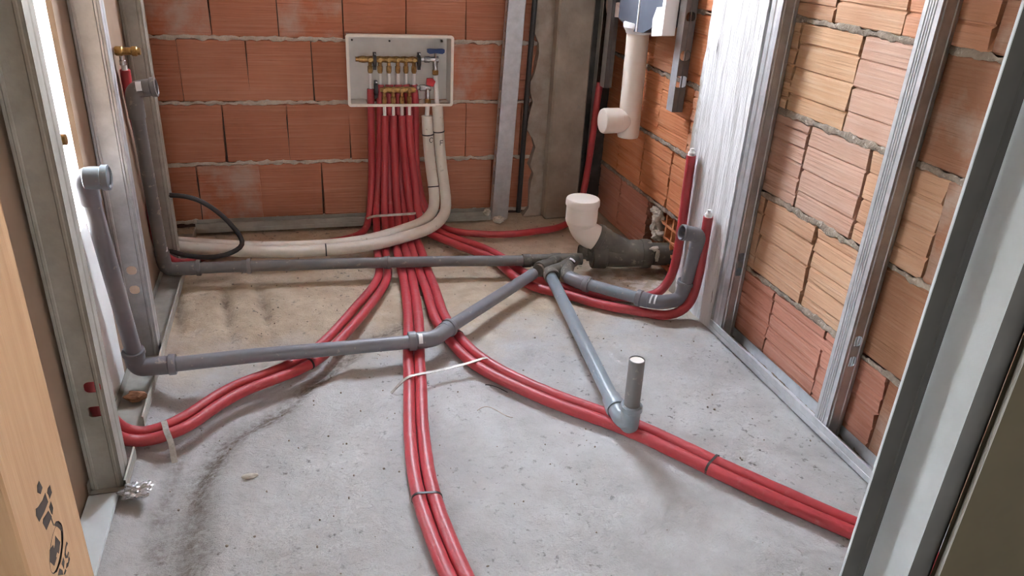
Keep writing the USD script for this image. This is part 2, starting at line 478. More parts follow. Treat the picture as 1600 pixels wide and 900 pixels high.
def floor_height(x, y):
    p = np.stack([x, y, 0 * x], -1)
    z = .003 - .011 * meshkit.fbm(p * 8, 5, 3) - .0035 * meshkit.noise(p * 70, 5)
    back = np.clip((y - 2.25) / .25, 0, 1)
    for c, w, d in ((-.155, .020, .024), (-.275, .024, .026), (-.43, .02, .020)):       # furrows in the heaped sand by the left studs
        wob = .03 * (meshkit.noise(np.stack([y * 5, 0 * y + c, 0 * y], -1), 2) - .5)
        z -= d * bump1(x, c + wob - (y - 2.5) * .12, w) * bump1(y, 2.46, .17)
    z -= back * .014 * meshkit.fbm(p * 6, 4, 11)
    z += .012 * bump1(x, .85, .22) * bump1(y, 2.78, .10) * (meshkit.fbm(p * 14, 3, 21))
    d = bank_dist(x, y) + .03 * (meshkit.fbm(p * 13, 3, 41) - .5)                       # the screed ends in a low bank; the ground left of it is rougher and lower
    st = np.clip(d / .085, 0, 1)
    st = st * st * (3 - 2 * st)
    keep = np.clip((2.42 - y) / .22, 0, 1) * np.clip((x + .445) / .07, .25, 1)
    z -= st * keep * (.024 + .022 * (meshkit.fbm(p * 7, 4, 51) - .4))
    z += .005 * bump1(d, -.012, .02) * np.clip((2.3 - y) / .2, 0, 1)
    z -= .006 * bump1(d, .13 + .05 * (meshkit.noise(p * 4, 61) - .5), .018) * np.clip((1.8 - y) / .2, 0, 1)
    return z


xs, ys = np.arange(-.62, 1.52, .011), np.arange(-.60, 3.36, .011)
gx, gy = np.meshgrid(xs, ys)
gz = floor_height(gx, gy)
nv = np.column_stack([gx.ravel(), gy.ravel(), gz.ravel()])
i, j = np.meshgrid(np.arange(len(xs) - 1), np.arange(len(ys) - 1))
a = (j * len(xs) + i).ravel()
ff = np.vstack([np.column_stack([a, a + 1, a + 1 + len(xs)]), np.column_stack([a, a + 1 + len(xs), a + len(xs)])])
floor_nodes = {
    'g': ('geometry', {}), 'p': ('principled_bsdf', {'roughness': .8, 'specular_ior_level': .35}), 's': ('separate_xyz', {}),
    'n1': ('noise_texture', {'scale': 5.0, 'detail': 6.0, 'roughness': .65}), 'm1': ('map_range', {'from_min': .35, 'from_max': .65, 'clamp': True}),
    'x1': ('mix', {'color1': (.43, .42, .405), 'color2': (.56, .555, .545)}),
    # sand and dust, thicker towards the back wall
    'n4': ('noise_texture', {'scale': 4.0, 'detail': 5.0, 'roughness': .65}), 'y1': ('map_range', {'from_min': 1.85, 'from_max': 2.6, 'to_min': -.25, 'to_max': .75, 'clamp': True}),
    'ad': ('math', {'math_type': 'add'}), 'm4': ('map_range', {'from_min': .40, 'from_max': .85, 'clamp': True}),
    'n6': ('noise_texture', {'scale': 14.0, 'detail': 5.0, 'roughness': .6}), 'm6': ('map_range', {'from_min': .35, 'from_max': .65, 'clamp': True}),
    'xs': ('mix', {'color1': (.47, .375, .265), 'color2': (.60, .50, .37)}), 'x4': ('mix', {}),
    # dark pits and scuffs
    'n2': ('noise_texture', {'scale': 52.0, 'detail': 4.0, 'roughness': .6}), 'm2': ('map_range', {'from_min': .60, 'from_max': .72, 'clamp': True}),
    'n5': ('noise_texture', {'scale': 3.0, 'detail': 2.0}), 'm5': ('map_range', {'from_min': .40, 'from_max': .62, 'clamp': True}), 'mu': ('math', {'math_type': 'multiply'}),
    'x2': ('mix', {'color2': (.14, .13, .12)}),
    # grime and painted shade along the bank and in the furrows
    'at': ('attribute', {'attribute': 'dirt_shade'}), 'u3': ('math', {'math_type': 'multiply'}), 'nd': ('noise_texture', {'scale': 55.0, 'detail': 5.0, 'roughness': .7}), 'md': ('map_range', {'from_min': .36, 'from_max': .60, 'to_min': .35, 'to_max': 1.0, 'clamp': True}),
    'ps': ('vector_math', {'math_type': 'distance', 'vector2': (1.20, 2.40, 0.0)}), 'pm': ('map_range', {'from_min': .26, 'from_max': .12, 'clamp': True}), 'pn': ('noise_texture', {'scale': 26.0, 'detail': 4.0}), 'pq': ('map_range', {'from_min': .44, 'from_max': .58, 'clamp': True}), 'pu': ('math', {'math_type': 'multiply'}), 'x8': ('mix', {'color2': (.74, .68, .60)}),
    'x7': ('mix', {'color2': (.15, .122, .095)}),
    'n3': ('noise_texture', {'scale': 45.0, 'detail': 8.0, 'roughness': .7}), 'b': ('bump', {'strength': 1.0, 'distance': .010})}
floor_links = [('g.position', 's.vector'), ('g.position', 'n1.vector'), ('n1.fac', 'm1.value'), ('m1.result', 'x1.fac'),
               ('g.position', 'n4.vector'), ('s.y', 'y1.value'), ('y1.result', 'ad.value1'), ('n4.fac', 'ad.value2'), ('ad.value', 'm4.value'), ('m4.result', 'x4.fac'),
               ('g.position', 'n6.vector'), ('n6.fac', 'm6.value'), ('m6.result', 'xs.fac'), ('xs.color', 'x4.color2'), ('x1.color', 'x4.color1'),
               ('g.position', 'n2.vector'), ('n2.fac', 'm2.value'), ('g.position', 'n5.vector'), ('n5.fac', 'm5.value'), ('m2.result', 'mu.value1'), ('m5.result', 'mu.value2'),
               ('mu.value', 'x2.fac'), ('x4.color', 'x2.color1'),
               ('at.fac', 'u3.value1'), ('g.position', 'nd.vector'), ('nd.fac', 'md.value'), ('md.result', 'u3.value2'), ('u3.value', 'x7.fac'), ('x2.color', 'x7.color1'), ('x7.color', 'x8.color1'), ('g.position', 'ps.vector1'), ('ps.value', 'pm.value'), ('g.position', 'pn.vector'), ('pn.fac', 'pq.value'), ('pm.result', 'pu.value1'), ('pq.result', 'pu.value2'), ('pu.value', 'x8.fac'), ('x8.color', 'p.base_color'),
               ('g.position', 'n3.vector'), ('n3.fac', 'b.height'), ('b.normal', 'p.normal')]
M['floor'] = usdkit.material(stage, '/World/Looks/floor', floor_nodes, floor_links, surface='p.BSDF')
floor = numbered('/World/floor')
fm = usdkit.mesh(stage, floor, trimesh.Trimesh(nv, ff, process=False), M['floor'], smooth=True)
keys(fm.GetPrim(), kind='structure')
_p = np.stack([gx, gy, 0 * gx], -1)
_d = bank_dist(gx, gy) + .03 * (meshkit.fbm(_p * 13, 3, 41) - .5)
dirt_shade = bump1(_d, .058, .042) * (.5 + .9 * meshkit.fbm(_p * 16, 4, 71)) + .75 * bump1(_d, .145 + .05 * (meshkit.noise(_p * 4, 61) - .5), .022) * np.clip((1.85 - gy) / .2, 0, 1) * meshkit.fbm(_p * 20, 4, 73) * 1.4  # dark tone of the slope: grime together with painted shade
dirt_shade = np.where(gy > 2.2, dirt_shade * np.clip((2.35 - gy) / .15, 0, 1), dirt_shade)
for c in (-.155, -.275, -.43):
    wob = .03 * (meshkit.noise(np.stack([gy * 5, 0 * gy + c, 0 * gy], -1), 2) - .5)
    dirt_shade = dirt_shade + .75 * bump1(gx, c + wob - (gy - 2.5) * .12, .014) * bump1(gy, 2.47, .14) * (.4 + meshkit.noise(_p * 25, 75))
UsdGeom.PrimvarsAPI(fm).CreatePrimvar('dirt_shade', usdkit.Sdf.ValueTypeNames.FloatArray, 'vertex').Set(usdkit.Vt.FloatArray.FromNumpy(np.clip(dirt_shade, 0, 1).ravel().astype(np.float32)))
M['yard'] = mat('yard_ground', (.46, .45, .43), .9, 0, second=(.38, .37, .35), scale=3)
g = structure('ground')
part(g, 'ground_slab', bx((-6, -4, -.25), (5, 8, -.09)), 'yard')

# ------------------------------------------------------------------ setting: walls
YB, XR = 3.24, 1.365
WX0, WX1, WZ1 = .22, .90, 2.10                                               # window opening above the back wall's bricks
ZB = [.018 + .249 * k for k in range(6)]
ZR = [.001 + .2542 * k for k in range(6)]
ZN = [-.010 + .247 * k for k in range(6)]
wb = structure('wall_back')
part(wb, 'wall_core', bx((-.75, YB + .022, -.09), (XR + .02, YB + .16, ZB[5])), 'backing')
OFF = {3: -.2932, 2: -.4222, 1: -.2856, 0: -.4117, 4: -.4100}
seed = 100
for row in range(5):
    for k in range(-2, 8):
        x0 = OFF[row] + .25 * k
        x1 = min(x0 + .2455, XR - .012)
        if x1 < -.62 or x1 - x0 < .04:
            continue
        seed += 1
        hgt = .2365 if row else .2365
        m = place(brick_mesh(x1 - x0, hgt, .09, (), seed), (x0, YB + RNG.normal(0, .0012), ZB[row] + .005), (1, 0, 0), (0, -1, 0))
        pick = RED[2] if (row, k) in ((3, -1), (3, 1), (0, 0), (2, 4)) else RED[int(RNG.integers(0, 2))]
        part(wb, 'brick', m, pick, smooth=25)
for k in range(0, 6):
    part(wb, 'mortar_joint', bead((-.6, YB + .001, ZB[k]), (XR - .01, YB + .001, ZB[k]), (0, -1, 0), .0085, 40 + k), 'mortar', smooth=50)
part(wb, 'upper_wall', cat_([bx((-.62, YB, ZB[5] + .005), (WX0, YB + .16, 2.6)), bx((WX1, YB, ZB[5] + .005), (XR + .2, YB + .16, 2.6)), bx((WX0, YB, WZ1), (WX1, YB + .16, 2.6))]), RED[1])
part(wb, 'window_sill', bx((WX0 - .02, YB - .01, ZB[5] + .006), (WX1 + .02, YB + .18, ZB[5] + .03)), 'mortar')

wr = structure('wall_right')
part(wr, 'wall_core', cat_([bx((XR + .022, .60, -.02), (XR + .16, 2.36, ZR[5])), bx((XR + .022, 2.36, .235), (XR + .16, YB + .15, ZR[5])), bx((XR + .022, 2.74, -.02), (XR + .16, YB + .15, .235)), bx((XR + .10, 2.36, -.02), (XR + .16, 2.74, .235))]), 'backing')
OFR = {4: 1.0149 * 1.7687, 3: 1.0149 * 1.8901, 2: 1.0149 * 1.768, 1: 1.0149 * 1.8942, 0: 1.785}
OFR = {4: 1.7951, 3: 1.9183, 2: 1.7944, 1: 1.9224, 0: 1.785}
GRV = [(.17, .36, .55, .74, .90), (.20, .50, .78), (.14, .34, .52, .70, .88), (.15, .72), (.22, .48, .76)]
for row in range(5):
    bw = .2537 if row else .2475
    for k in range(-1, 6):
        y0 = OFR[row] - bw * k
        y1 = y0 + bw - .0085
        y1 = min(y1, 2.03)
        if y1 - y0 < .03 or y0 < .45:
            continue
        seed += 1
        grooves = GRV[int(RNG.integers(0, 5))] if row != 1 else GRV[int(RNG.integers(0, 3))]
        if y0 < 1.20:
            grooves = ()
        m = place(brick_mesh(y1 - y0, .2415, .09, grooves, seed), (XR + RNG.normal(0, .0012), y0, ZR[row] + .006), (0, 1, 0), (-1, 0, 0))
        if y0 < 1.24:
            pick = BROWN[int(RNG.integers(0, 2))]
        elif row == 0:
            pick = LOWRED[int(RNG.integers(0, 2))]
        else:
            pick = {1: TAN[0], 2: TAN[1], 3: TAN[2], 4: ORANGE[1]}[row] if RNG.random() < .7 else TAN[int(RNG.integers(0, 3))]
        part(wr, 'brick', m, pick, smooth=25)
for k in range(0, 6):
    part(wr, 'mortar_joint', bead((XR + .001, .5, ZR[k]), (XR + .001, 2.03, ZR[k]), (-1, 0, 0), .0082, 60 + k, .004), 'mortar_brown', smooth=50)
# the recess between the pillar and the column
NJ = {0: [2.43, 2.70, 2.985], 1: [2.555, 2.806, 3.06], 2: [2.455, 2.705, 2.955], 3: [2.56, 2.81, 3.06], 4: [2.455, 2.705, 2.955]}
NJ[1] = [2.33, 2.552, 2.80, 3.05]
for row in range(5):
    cuts = sorted(set([2.33] + NJ[row] + [YB - .004]))
    for y0, y1 in zip(cuts, cuts[1:]):
        if y1 - y0 < .03:
            continue
        if row == 0 and 2.36 < (y0 + y1) / 2 < 2.70:
            continue                                                         # the block that was knocked out for the drain
        seed += 1
        m = place(brick_mesh(y1 - y0 - .0045, .234, .09, GRV[int(RNG.integers(0, 5))], seed), (XR + RNG.normal(0, .0012), y0, ZN[row] + .007), (0, 1, 0), (-1, 0, 0))
        part(wr, 'brick', m, LOWRED[0] if row == 0 else ORANGE[int(RNG.random() < .3)], smooth=25)
for k in range(1, 6):
    part(wr, 'mortar_joint', bead((XR + .001, 2.33, ZN[k]), (XR + .001, YB, ZN[k]), (-1, 0, 0), .0085, 80 + k, .004), 'mortar_brown', smooth=50)
part(wr, 'upper_wall', bx((XR, .45, ZR[5] + .006), (XR + .16, YB + .15, 2.6)), ORANGE[1])
# broken block round the drain: its torn face with the open cells
cells = sbox(2.43, .0, 2.60, .232)
for cy in (2.436, 2.492, 2.548):
    for cz in (.022, .074, .126, .178):
        cells = cells.difference(sbox(cy, cz, cy + .046, cz + .042))
part(wr, 'broken_brick', extrude(cells, .075, axes((XR + .012, 0, .004), (0, 1, 0), (0, 0, 1), (1, 0, 0))), ORANGE[0], smooth=False, label='orange block broken open with its cells showing')

# whitewashed pillar on the right and raw column in the corner
pil = structure('pillar')
gy_, gz_ = np.meshgrid(np.linspace(2.02, 2.335, 34), np.linspace(-.01, 2.6, 140))
px = 1.315 - .006 * (meshkit.fbm(np.stack([gy_ * 26, gz_ * 3.2, 0 * gy_], -1), 4, 4) - .5) - .004 * (meshkit.fbm(np.stack([gy_ * 60, gz_ * 40, 0 * gy_], -1), 3, 14) - .5)
edge = (np.arange(34) == 33)[None, :]
gy2 = gy_ + edge * .018 * (meshkit.fbm(np.stack([gz_ * 9, 0 * gz_, 0 * gz_], -1), 3, 8) - .5)
vv = np.column_stack([px.ravel(), gy2.ravel(), gz_.ravel()])
back = vv.copy()
back[:, 0] = 1.50
nz, ny = gz_.shape
q = lambda r, c: r * ny + c
fs = []
for r in range(nz - 1):
    for c in range(ny - 1):
        fs += [[q(r, c), q(r, c + 1), q(r + 1, c + 1)], [q(r, c), q(r + 1, c + 1), q(r + 1, c)]]
    for c, s in ((0, 1), (ny - 1, -1)):
        a0, a1, b0, b1 = q(r, c), q(r + 1, c), q(r, c) + len(vv), q(r + 1, c) + len(vv)
        fs += [[a0, a1, b1], [a0, b1, b0]] if s > 0 else [[a0, b1, a1], [a0, b0, b1]]
pm = trimesh.Trimesh(np.vstack([vv, back]), fs, process=False)
part(pil, 'pillar_face', pm, 'pillar', smooth=40)
col = structure('column')
part(col, 'column_shaft', rbx((1.075, 3.15, -.01), (1.235, 3.42, 2.6), .008), 'column')
sm = bx((1.00, 3.205, -.01), (1.09, 3.26, 1.3)).subdivide().subdivide().subdivide().subdivide().subdivide()
w = sm.vertices.copy()
e = w[:, 0] < 1.075
w[e, 0] += (.13 * (meshkit.fbm(np.column_stack([w[e, 2] * 12, w[e, 1] * 2, 0 * w[e, 2]]), 4, 6) - .45))
sm.vertices = w
part(col, 'mortar_smear', sm, 'smear', smooth=50)
wl = structure('wall_left')
part(wl, 'plasterboard', bx((-.5275, .80, -.09), (-.515, 1.845, 2.6)), 'board')
part(wl, 'plasterboard', bx((-.5275, 1.845, 1.22), (-.515, 2.03, 2.6)), 'board')  # unseen piece above the gap, added to cut the light through it
part(wl, 'window_parapet', bx((-.54, 1.845, -.09), (-.514, 2.03, .50)), 'plaster')
part(wl, 'plasterboard', bx((-.5275, 2.03, -.09), (-.515, 3.24, 2.6)), 'board')
part(wl, 'light_seal', bx((-.75, 3.05, -.09), (-.5275, 3.262, 2.6)), 'plaster')  # unseen block added to stop light leaking into the corner
ow = structure('wall_outside')
part(ow, 'added_roof', bx((-3.2, .80, 2.6), (-.64, 3.5, 2.75)), 'ceiling')  # unseen roof added to dim the light reaching the left gap
part(ow, 'porch_wall', bx((-1.9, .80, -.05), (-1.75, 2.2, 2.6)), 'plaster')
part(ow, 'render_coat', bx((-1.75, 3.35, -.1), (-.64, 3.5, 2.6)), 'plaster')
wf = structure('wall_front')
part(wf, 'plasterboard', bx((.957, .690, 0), (2.3, .7025, 2.6)), 'board_shaded')
part(wf, 'plasterboard', bx((-3.05, .74, 0), (-.515, .80, 2.6)), 'board')
part(wf, 'header', bx((-.6, .69, 2.12), (.957, .80, 2.6)), 'board')
HW0, HW1, HZ0, HZ1 = -.2, .1, 1.2, 2.0  # opening in the unseen hall wall, added and sized for fill light
ce = structure('ceiling')
part(ce, 'ceiling_slab', bx((-.64, -3.2, 2.6), (1.55, 3.42, 2.75)), 'ceiling')
part(ce, 'ceiling_slab', bx((-3.2, -3.2, 2.6), (-.64, .80, 2.75)), 'ceiling')
part(ce, 'ceiling_slab', bx((1.55, -3.2, 2.6), (3.0, .80, 2.75)), 'ceiling')
wh = structure('wall_hall')                                                  # the hall the picture is taken from, with an opening added behind for fill light
part(wh, 'side_wall', bx((-3.2, -3.2, -.05), (-3.05, .80, 2.6)), 'column')
part(wh, 'side_wall', bx((2.85, -3.2, -.05), (3.0, .69, 2.6)), 'column')
part(wh, 'far_wall', cat_([bx((-3.05, -3.2, -.05), (HW0, -3.05, 2.6)), bx((HW1, -3.2, -.05), (2.85, -3.05, 2.6)), bx((HW0, -3.2, -.05), (HW1, -3.05, HZ0)), bx((HW0, -3.2, HZ1), (HW1, -3.05, 2.6))]), 'column')


# ------------------------------------------------------------------ metal studs and tracks
def sheet(line, t=.0014):
    return LineString(line).buffer(t / 2, cap_style=2, join_style=2)


def slot(cx, cz, w, h):
    return sbox(cx - w / 2 + h * .4, cz - h / 2 + h * .4, cx + w / 2 - h * .4, cz + h / 2 - h * .4).buffer(h * .4)


def stud(label, corner, u, v, web, flange, height, slots, m, group, base_z=.002, ridges=True, ribbed=False):
    """A C-shaped stud. u runs across the web from the corner, v along the flanges; slots: (distance along u, height, width, height of slot)."""
    u, v = np.asarray(u, float), np.asarray(v, float)
    corner = A(corner[0], corner[1], base_z)
    s = thing('metal_stud', label, 'metal stud', corner, group)
    face = sbox(0, 0, web, height)
    for (a_, z, w_, h_) in slots:
        face = face.difference(slot(a_, z - base_z, w_, h_))
    t = .0014
    p = part(s, 'web', extrude(face, t, axes(corner, u, (0, 0, 1), v)), m, smooth=False)
    if ridges:
        for a_ in (.010, web - .010):
            part(s, 'ridge', extrude(sheet([(a_ - .004, 0), (a_ - .002, -.0018), (a_ + .002, -.0018), (a_ + .004, 0)]), height - .004, axes(corner + A(0, 0, .002), u, v, (0, 0, 1))), m, smooth=False)
    for a_, sgn in ((0, 1), (web, -1)):
        prof = [(a_, 0), (a_, flange * .35), (a_ + sgn * .0015, flange * .42), (a_ + sgn * .0015, flange * .58), (a_, flange * .65), (a_, flange), (a_ + sgn * .008, flange)]
        if ribbed:
            prof = [(a_, 0), (a_, flange * .2)]
            for q_ in (.3, .45, .6, .75):
                prof += [(a_, flange * (q_ - .05)), (a_ + sgn * .0022, flange * (q_ - .02)), (a_ + sgn * .0022, flange * (q_ + .02)), (a_, flange * (q_ + .05))]
            prof += [(a_, flange), (a_ + sgn * .008, flange)]
        part(s, 'flange', extrude(sheet(prof), height, axes(corner, u, v, (0, 0, 1))), m, smooth=False)
    return s


TOP = 2.5
GL, GR = 'studs of the left partition', 'studs before the right brick wall'
stud('metal stud of the left partition nearest the timber post, red pipe behind its slots', (-.506, 1.55), (1, 0, 0), (0, 1, 0), .066, .066, TOP, [(.046, .273, .033, .027), (.042, .211, .033, .027)], 'zinc_dull', GL)
stud('middle metal stud of the left partition, beside the sloping grey pipe', (-.512, 2.15), (1, 0, 0), (0, 1, 0), .070, .048, TOP, [(.036, .281, .026, .026), (.035, .221, .026, .026)], 'zinc', GL)
stud('metal stud in the back left corner with black cable looping from it', (-.512, 2.765), (1, 0, 0), (0, 1, 0), .062, .048, TOP, [(.016, .291, .024, .018), (.018, .248, .024, .018)], 'zinc_dull', GL)
stud('metal stud beside the whitewashed pillar before the right brick wall', (1.313, 1.948), (1, 0, 0), (0, 1, 0), .050, .052, TOP, [(.026, .293, .020, .030), (.026, .242, .020, .030)], 'zinc', GR)
stud('ribbed metal stud standing midway along the right brick wall', (1.313, 1.385), (1, 0, 0), (0, 1, 0), .050, .050, TOP, [(.024, .300, .022, .030), (.024, .240, .022, .030)], 'zinc', GR, ribbed=True)
# stud on the back wall: flat face towards the room, leaning a little
t = thing('wall_stud', 'flat galvanised stud leaning on the back wall beside the concrete column', 'metal stud', (.866, 3.152, 0))
lean = .033
def leaning(poly, d, y, dirn=1):
    m = extrude(poly, d, axes((0, y, 0), (1, 0, 0), (0, 0, 1), (0, 1, 0)))
    v_ = m.vertices.copy()
    v_[:, 0] += v_[:, 2] * lean
    m.vertices = v_
    return m
part(t, 'web', leaning(sbox(.826, 0, .900, 1.25), .0014, 3.152), 'zinc', smooth=False)
part(t, 'flange', leaning(sbox(.826, 0, .8274, 1.25), .045, 3.152), 'zinc', smooth=False)
part(t, 'flange', leaning(sbox(.8986, 0, .900, 1.25), .045, 3.152), 'zinc', smooth=False)
crumbs = [blob((.824 + lean * z, 3.165, z), (.003, .006, .004 + .006 * RNG.random()), int(1000 * z), 1) for z in np.arange(.12, 1.0, .035)]
part(t, 'mortar_crust', cat_(crumbs), 'mortar', kind='stuff', label='crust of mortar crumbs along the stud edge')


def track(label, o, along, across, length, width, hgt, m):
    o = np.asarray(o, float)
    s = thing('floor_track', label, 'metal track', o)
    ax = lambda poly, L: extrude(poly, L, axes(o, across, (0, 0, 1), along))
    part(s, 'track_base', ax(sheet([(0, .003), (width, .003)]), length), m, smooth=False)
    part(s, 'flange', ax(sheet([(0, .003), (0, hgt * .45), (.0012, hgt * .5), (0, hgt * .55), (0, hgt), (.0035, hgt + .0012)]), length), m, smooth=False)
    part(s, 'flange', ax(sheet([(width, .003), (width, hgt)]), length), m, smooth=False)
    return s


track('metal floor track under the right brick wall', (1.310, .75, -.001), (0, 1, 0), (1, 0, 0), 1.265, .053, .040, 'zinc')
track('metal floor track along the foot of the back wall', (-.43, 3.148, -.001), (1, 0, 0), (0, 1, 0), 1.25, .055, .042, 'zinc_dull')
track('long metal floor track of the left partition, behind where the red pair crosses', (-.430, 1.785, -.002), (0, 1, 0), (-1, 0, 0), 1.36, .079, .032, 'zinc_dull')
track('short metal floor track piece under the nearest left stud', (-.430, 1.535, -.002), (0, 1, 0), (-1, 0, 0), .125, .079, .032, 'zinc_dull')

single('threshold_strip', 'smooth pale strip on the floor between timber post and nearest left stud', 'strip', rbx((-.510, .96, -.006), (-.447, 1.530, .004), .002), 'zinc_pale')
# right jamb of the opening the picture is taken through
j = thing('door_jamb', 'pale metal jamb profile in the right foreground', 'door jamb', (.905, .70, 0))
part(j, 'web', extrude(sbox(.700, 0, .7785, 2.6), .0016, axes((.9045, 0, 0), (0, 1, 0), (0, 0, 1), (1, 0, 0))), 'zinc_pale', smooth=False)
part(j, 'flange', bx((.906, .7000, 0), (.947, .7016, 2.6)), 'jamb_shade', smooth=False)
part(j, 'flange', bx((.906, .7744, 0), (.951, .7760, 2.6)), 'zinc_dull', smooth=False)
part(j, 'gap_shade', bx((.944, .706, 0), (.960, .774, 2.6)), 'dark_metal')  # added dark strip standing for the black shade in the gap
j = thing('corner_profile', 'angle profile with shade painted dark and thin bright edge behind the pale jamb', 'metal profile', (.88, .78, 0))
part(j, 'leg_plate', extrude(sheet([(.904, .778), (.893, .778), (.891, .780), (.868, .780), (.8575, .780)], .0016), 2.6), 'jamb_shade', smooth=False)
part(j, 'lip', extrude(sheet([(.8570, .7790), (.8570, .7825)], .002), 2.6), 'zinc_pale', smooth=False)
j = thing('edge_bead', 'rounded metal edge beading the dark board on the right', 'metal profile', (.955, .69, 0))
part(j, 'bead', tube(np.linspace((.9535, .689, 0), (.9535, .689, 2.6), 4), .0035, 10), 'zinc_dull')

# timber post with the stamp
wp = thing('timber_post', 'pale timber post with dark stamp in the left foreground', 'timber post', (-.37, .85, 0))
part(wp, 'post', rbx((-.415, .758, 0), (-.33, .943, 2.12), .003), 'wood')


def stamp_pt(x, y):
    """crop coordinates of the stamp to (y, z) on the post's face"""
    u_, v_ = 30 + x / 5.625, 740 + y / 5.625
    s_ = np.array([[62, 752, .847, .571], [110, 850, .888, .432], [90, 900, .826, .438]])
    return u_, v_


_c = np.linalg.solve(np.array([[62, 752, 1], [110, 850, 1], [90, 900, 1]], float), np.array([[.847, .571], [.888, .432], [.826, .438]]))


def stamp_poly(pts):
    P = [np.array([30 + x / 5.625, 740 + y / 5.625, 1]) @ _c for x, y in pts]
    return Polygon(P).buffer(0)


def stamp(pts, hole=None):
    g_ = stamp_poly(pts)
    if hole is not None:
        g_ = g_.difference(stamp_poly(hole))
    part(wp, 'stamp_mark', extrude(g_, .0004, axes((-.3302, 0, 0), (0, 1, 0), (0, 0, 1), (1, 0, 0))), 'ink', smooth=False)


def ell(cx, cy, rx, ry, tilt, n=40):
    a_ = np.linspace(0, 2 * np.pi, n, endpoint=False)
    x, y = rx * np.cos(a_), ry * np.sin(a_)
    return [(cx + x_ * math.cos(tilt) - y_ * math.sin(tilt), cy + x_ * math.sin(tilt) + y_ * math.cos(tilt)) for x_, y_ in zip(x, y)]


stamp([(175, 65), (203, 120), (190, 180), (165, 170), (162, 110)])
stamp([(245, 118), (262, 85), (270, 120), (280, 150), (262, 212), (252, 180), (240, 160)])
stamp([(225, 162), (250, 240), (222, 330), (183, 422), (158, 370), (155, 312), (172, 295), (205, 230)])
stamp([(272, 232), (292, 290), (287, 352), (276, 340), (258, 285)])
stamp([(252, 318), (282, 370), (240, 492), (210, 430), (212, 395)])
stamp([(278, 372), (300, 440), (296, 452), (272, 385)])
stamp(ell(326, 650, 53, 232, .10), ell(320, 650, 44, 222, .10))
stamp([(300, 448), (318, 410), (340, 404), (364, 432), (362, 500), (350, 480), (330, 460)])
stamp([(313, 540), (356, 600), (346, 705), (330, 690), (322, 730), (328, 740), (308, 812), (290, 790), (270, 770), (268, 665), (296, 622), (304, 660), (312, 620)])
stamp([(360, 490), (378, 500), (380, 640), (362, 780), (330, 870), (304, 878), (330, 830), (358, 740), (368, 620)])
stamp([(413, 595), (425, 615), (412, 650), (406, 700), (416, 735), (430, 690), (436, 700), (424, 752), (405, 752), (395, 715), (402, 650)])
stamp([(385, 740), (396, 780), (392, 850), (372, 800)])
stamp([(432, 735), (446, 760), (430, 830), (410, 850), (416, 800), (430, 790)])
stamp([(352, 838), (378, 860), (386, 900), (340, 900)])
stamp([(404, 850), (414, 866), (402, 900), (390, 900)])

# ------------------------------------------------------------------ manifold cabinet and what sits in it
cb = thing('manifold_cabinet', 'white open manifold cabinet on the back brick wall', 'manifold cabinet', (.417, 3.235, .52))
X0, X1, Z0, Z1, YF, YK = .204, .632, .5205, .802, 3.130, 3.232
part(cb, 'back_panel', bx((X0 + .01, YK - .003, Z0 + .01), (X1 - .01, YK, Z1 - .01)), 'box_back')
outer = sbox(X0, Z0, X1, Z1).buffer(-.012).buffer(.012)
rim = outer.difference(sbox(X0 + .011, Z0 + .010, X1 - .011, Z1 - .011).buffer(-.006).buffer(.006))
part(cb, 'frame', extrude(rim, .010, axes((0, YF, 0), (1, 0, 0), (0, 0, 1), (0, 1, 0))), 'box_white', smooth=30)
for lo, hi in (((X0 + .008, YF + .01, Z0 + .01), (X0 + .011, YK, Z1 - .01)), ((X1 - .011, YF + .01, Z0 + .01), (X1 - .008, YK, Z1 - .01)), ((X0 + .008, YF + .01, Z1 - .013), (X1 - .008, YK, Z1 - .01))):
    part(cb, 'side_panel', bx(lo, hi), 'box_back')
part(cb, 'bottom_panel', bx((X0 + .011, YF + .01, Z0 + .008), (.28, YK, Z0 + .011)), 'box_back')
for x in (.235, .385, .600):
    part(cb, 'screw', lathe([(.004, 0), (.004, .002), (.002, .003), (0, .003)], (x, YK - .003, Z1 - .035 if x != .385 else Z1 - .037), (0, -1, 0), 12), 'dark_metal')


def manifold(label, z, y, x0, x1, outs, drop0, drop1, m='brass'):
    s = thing('brass_manifold', label, 'manifold', ((x0 + x1) / 2, y, z), None)
    part(s, 'bar', lathe([(0, 0), (.009, 0), (.009, .012), (.0115, .013)] + [(.0115 if k % 2 else .0135, .013 + (x1 - x0 - .02) * (k + 1) / 14) for k in range(13)] + [(.009, x1 - x0), (0, x1 - x0)], (x0, y, z), (1, 0, 0), 20), m)
    for x in outs:
        o = part(s, 'outlet', lathe([(0, 0), (.0075, 0), (.0075, drop0 * .4), (.0105, drop0 * .42), (.0105, drop0 * .85), (.008, drop0), (0, drop0)], (x, y, z - .006), (0, 0, -1), 8), m)
        part(o, 'adjuster', lathe([(.006, 0), (.006, .012), (.008, .013), (.008, .02), (0, .02)], (x, y, z), (0, -1, 0), 12), m)
        part(o, 'tube_stub', bar((x, y, z - drop0), (x, y, z - drop1), .0068, 12), 'white_tube', label='white tube end')
    return s


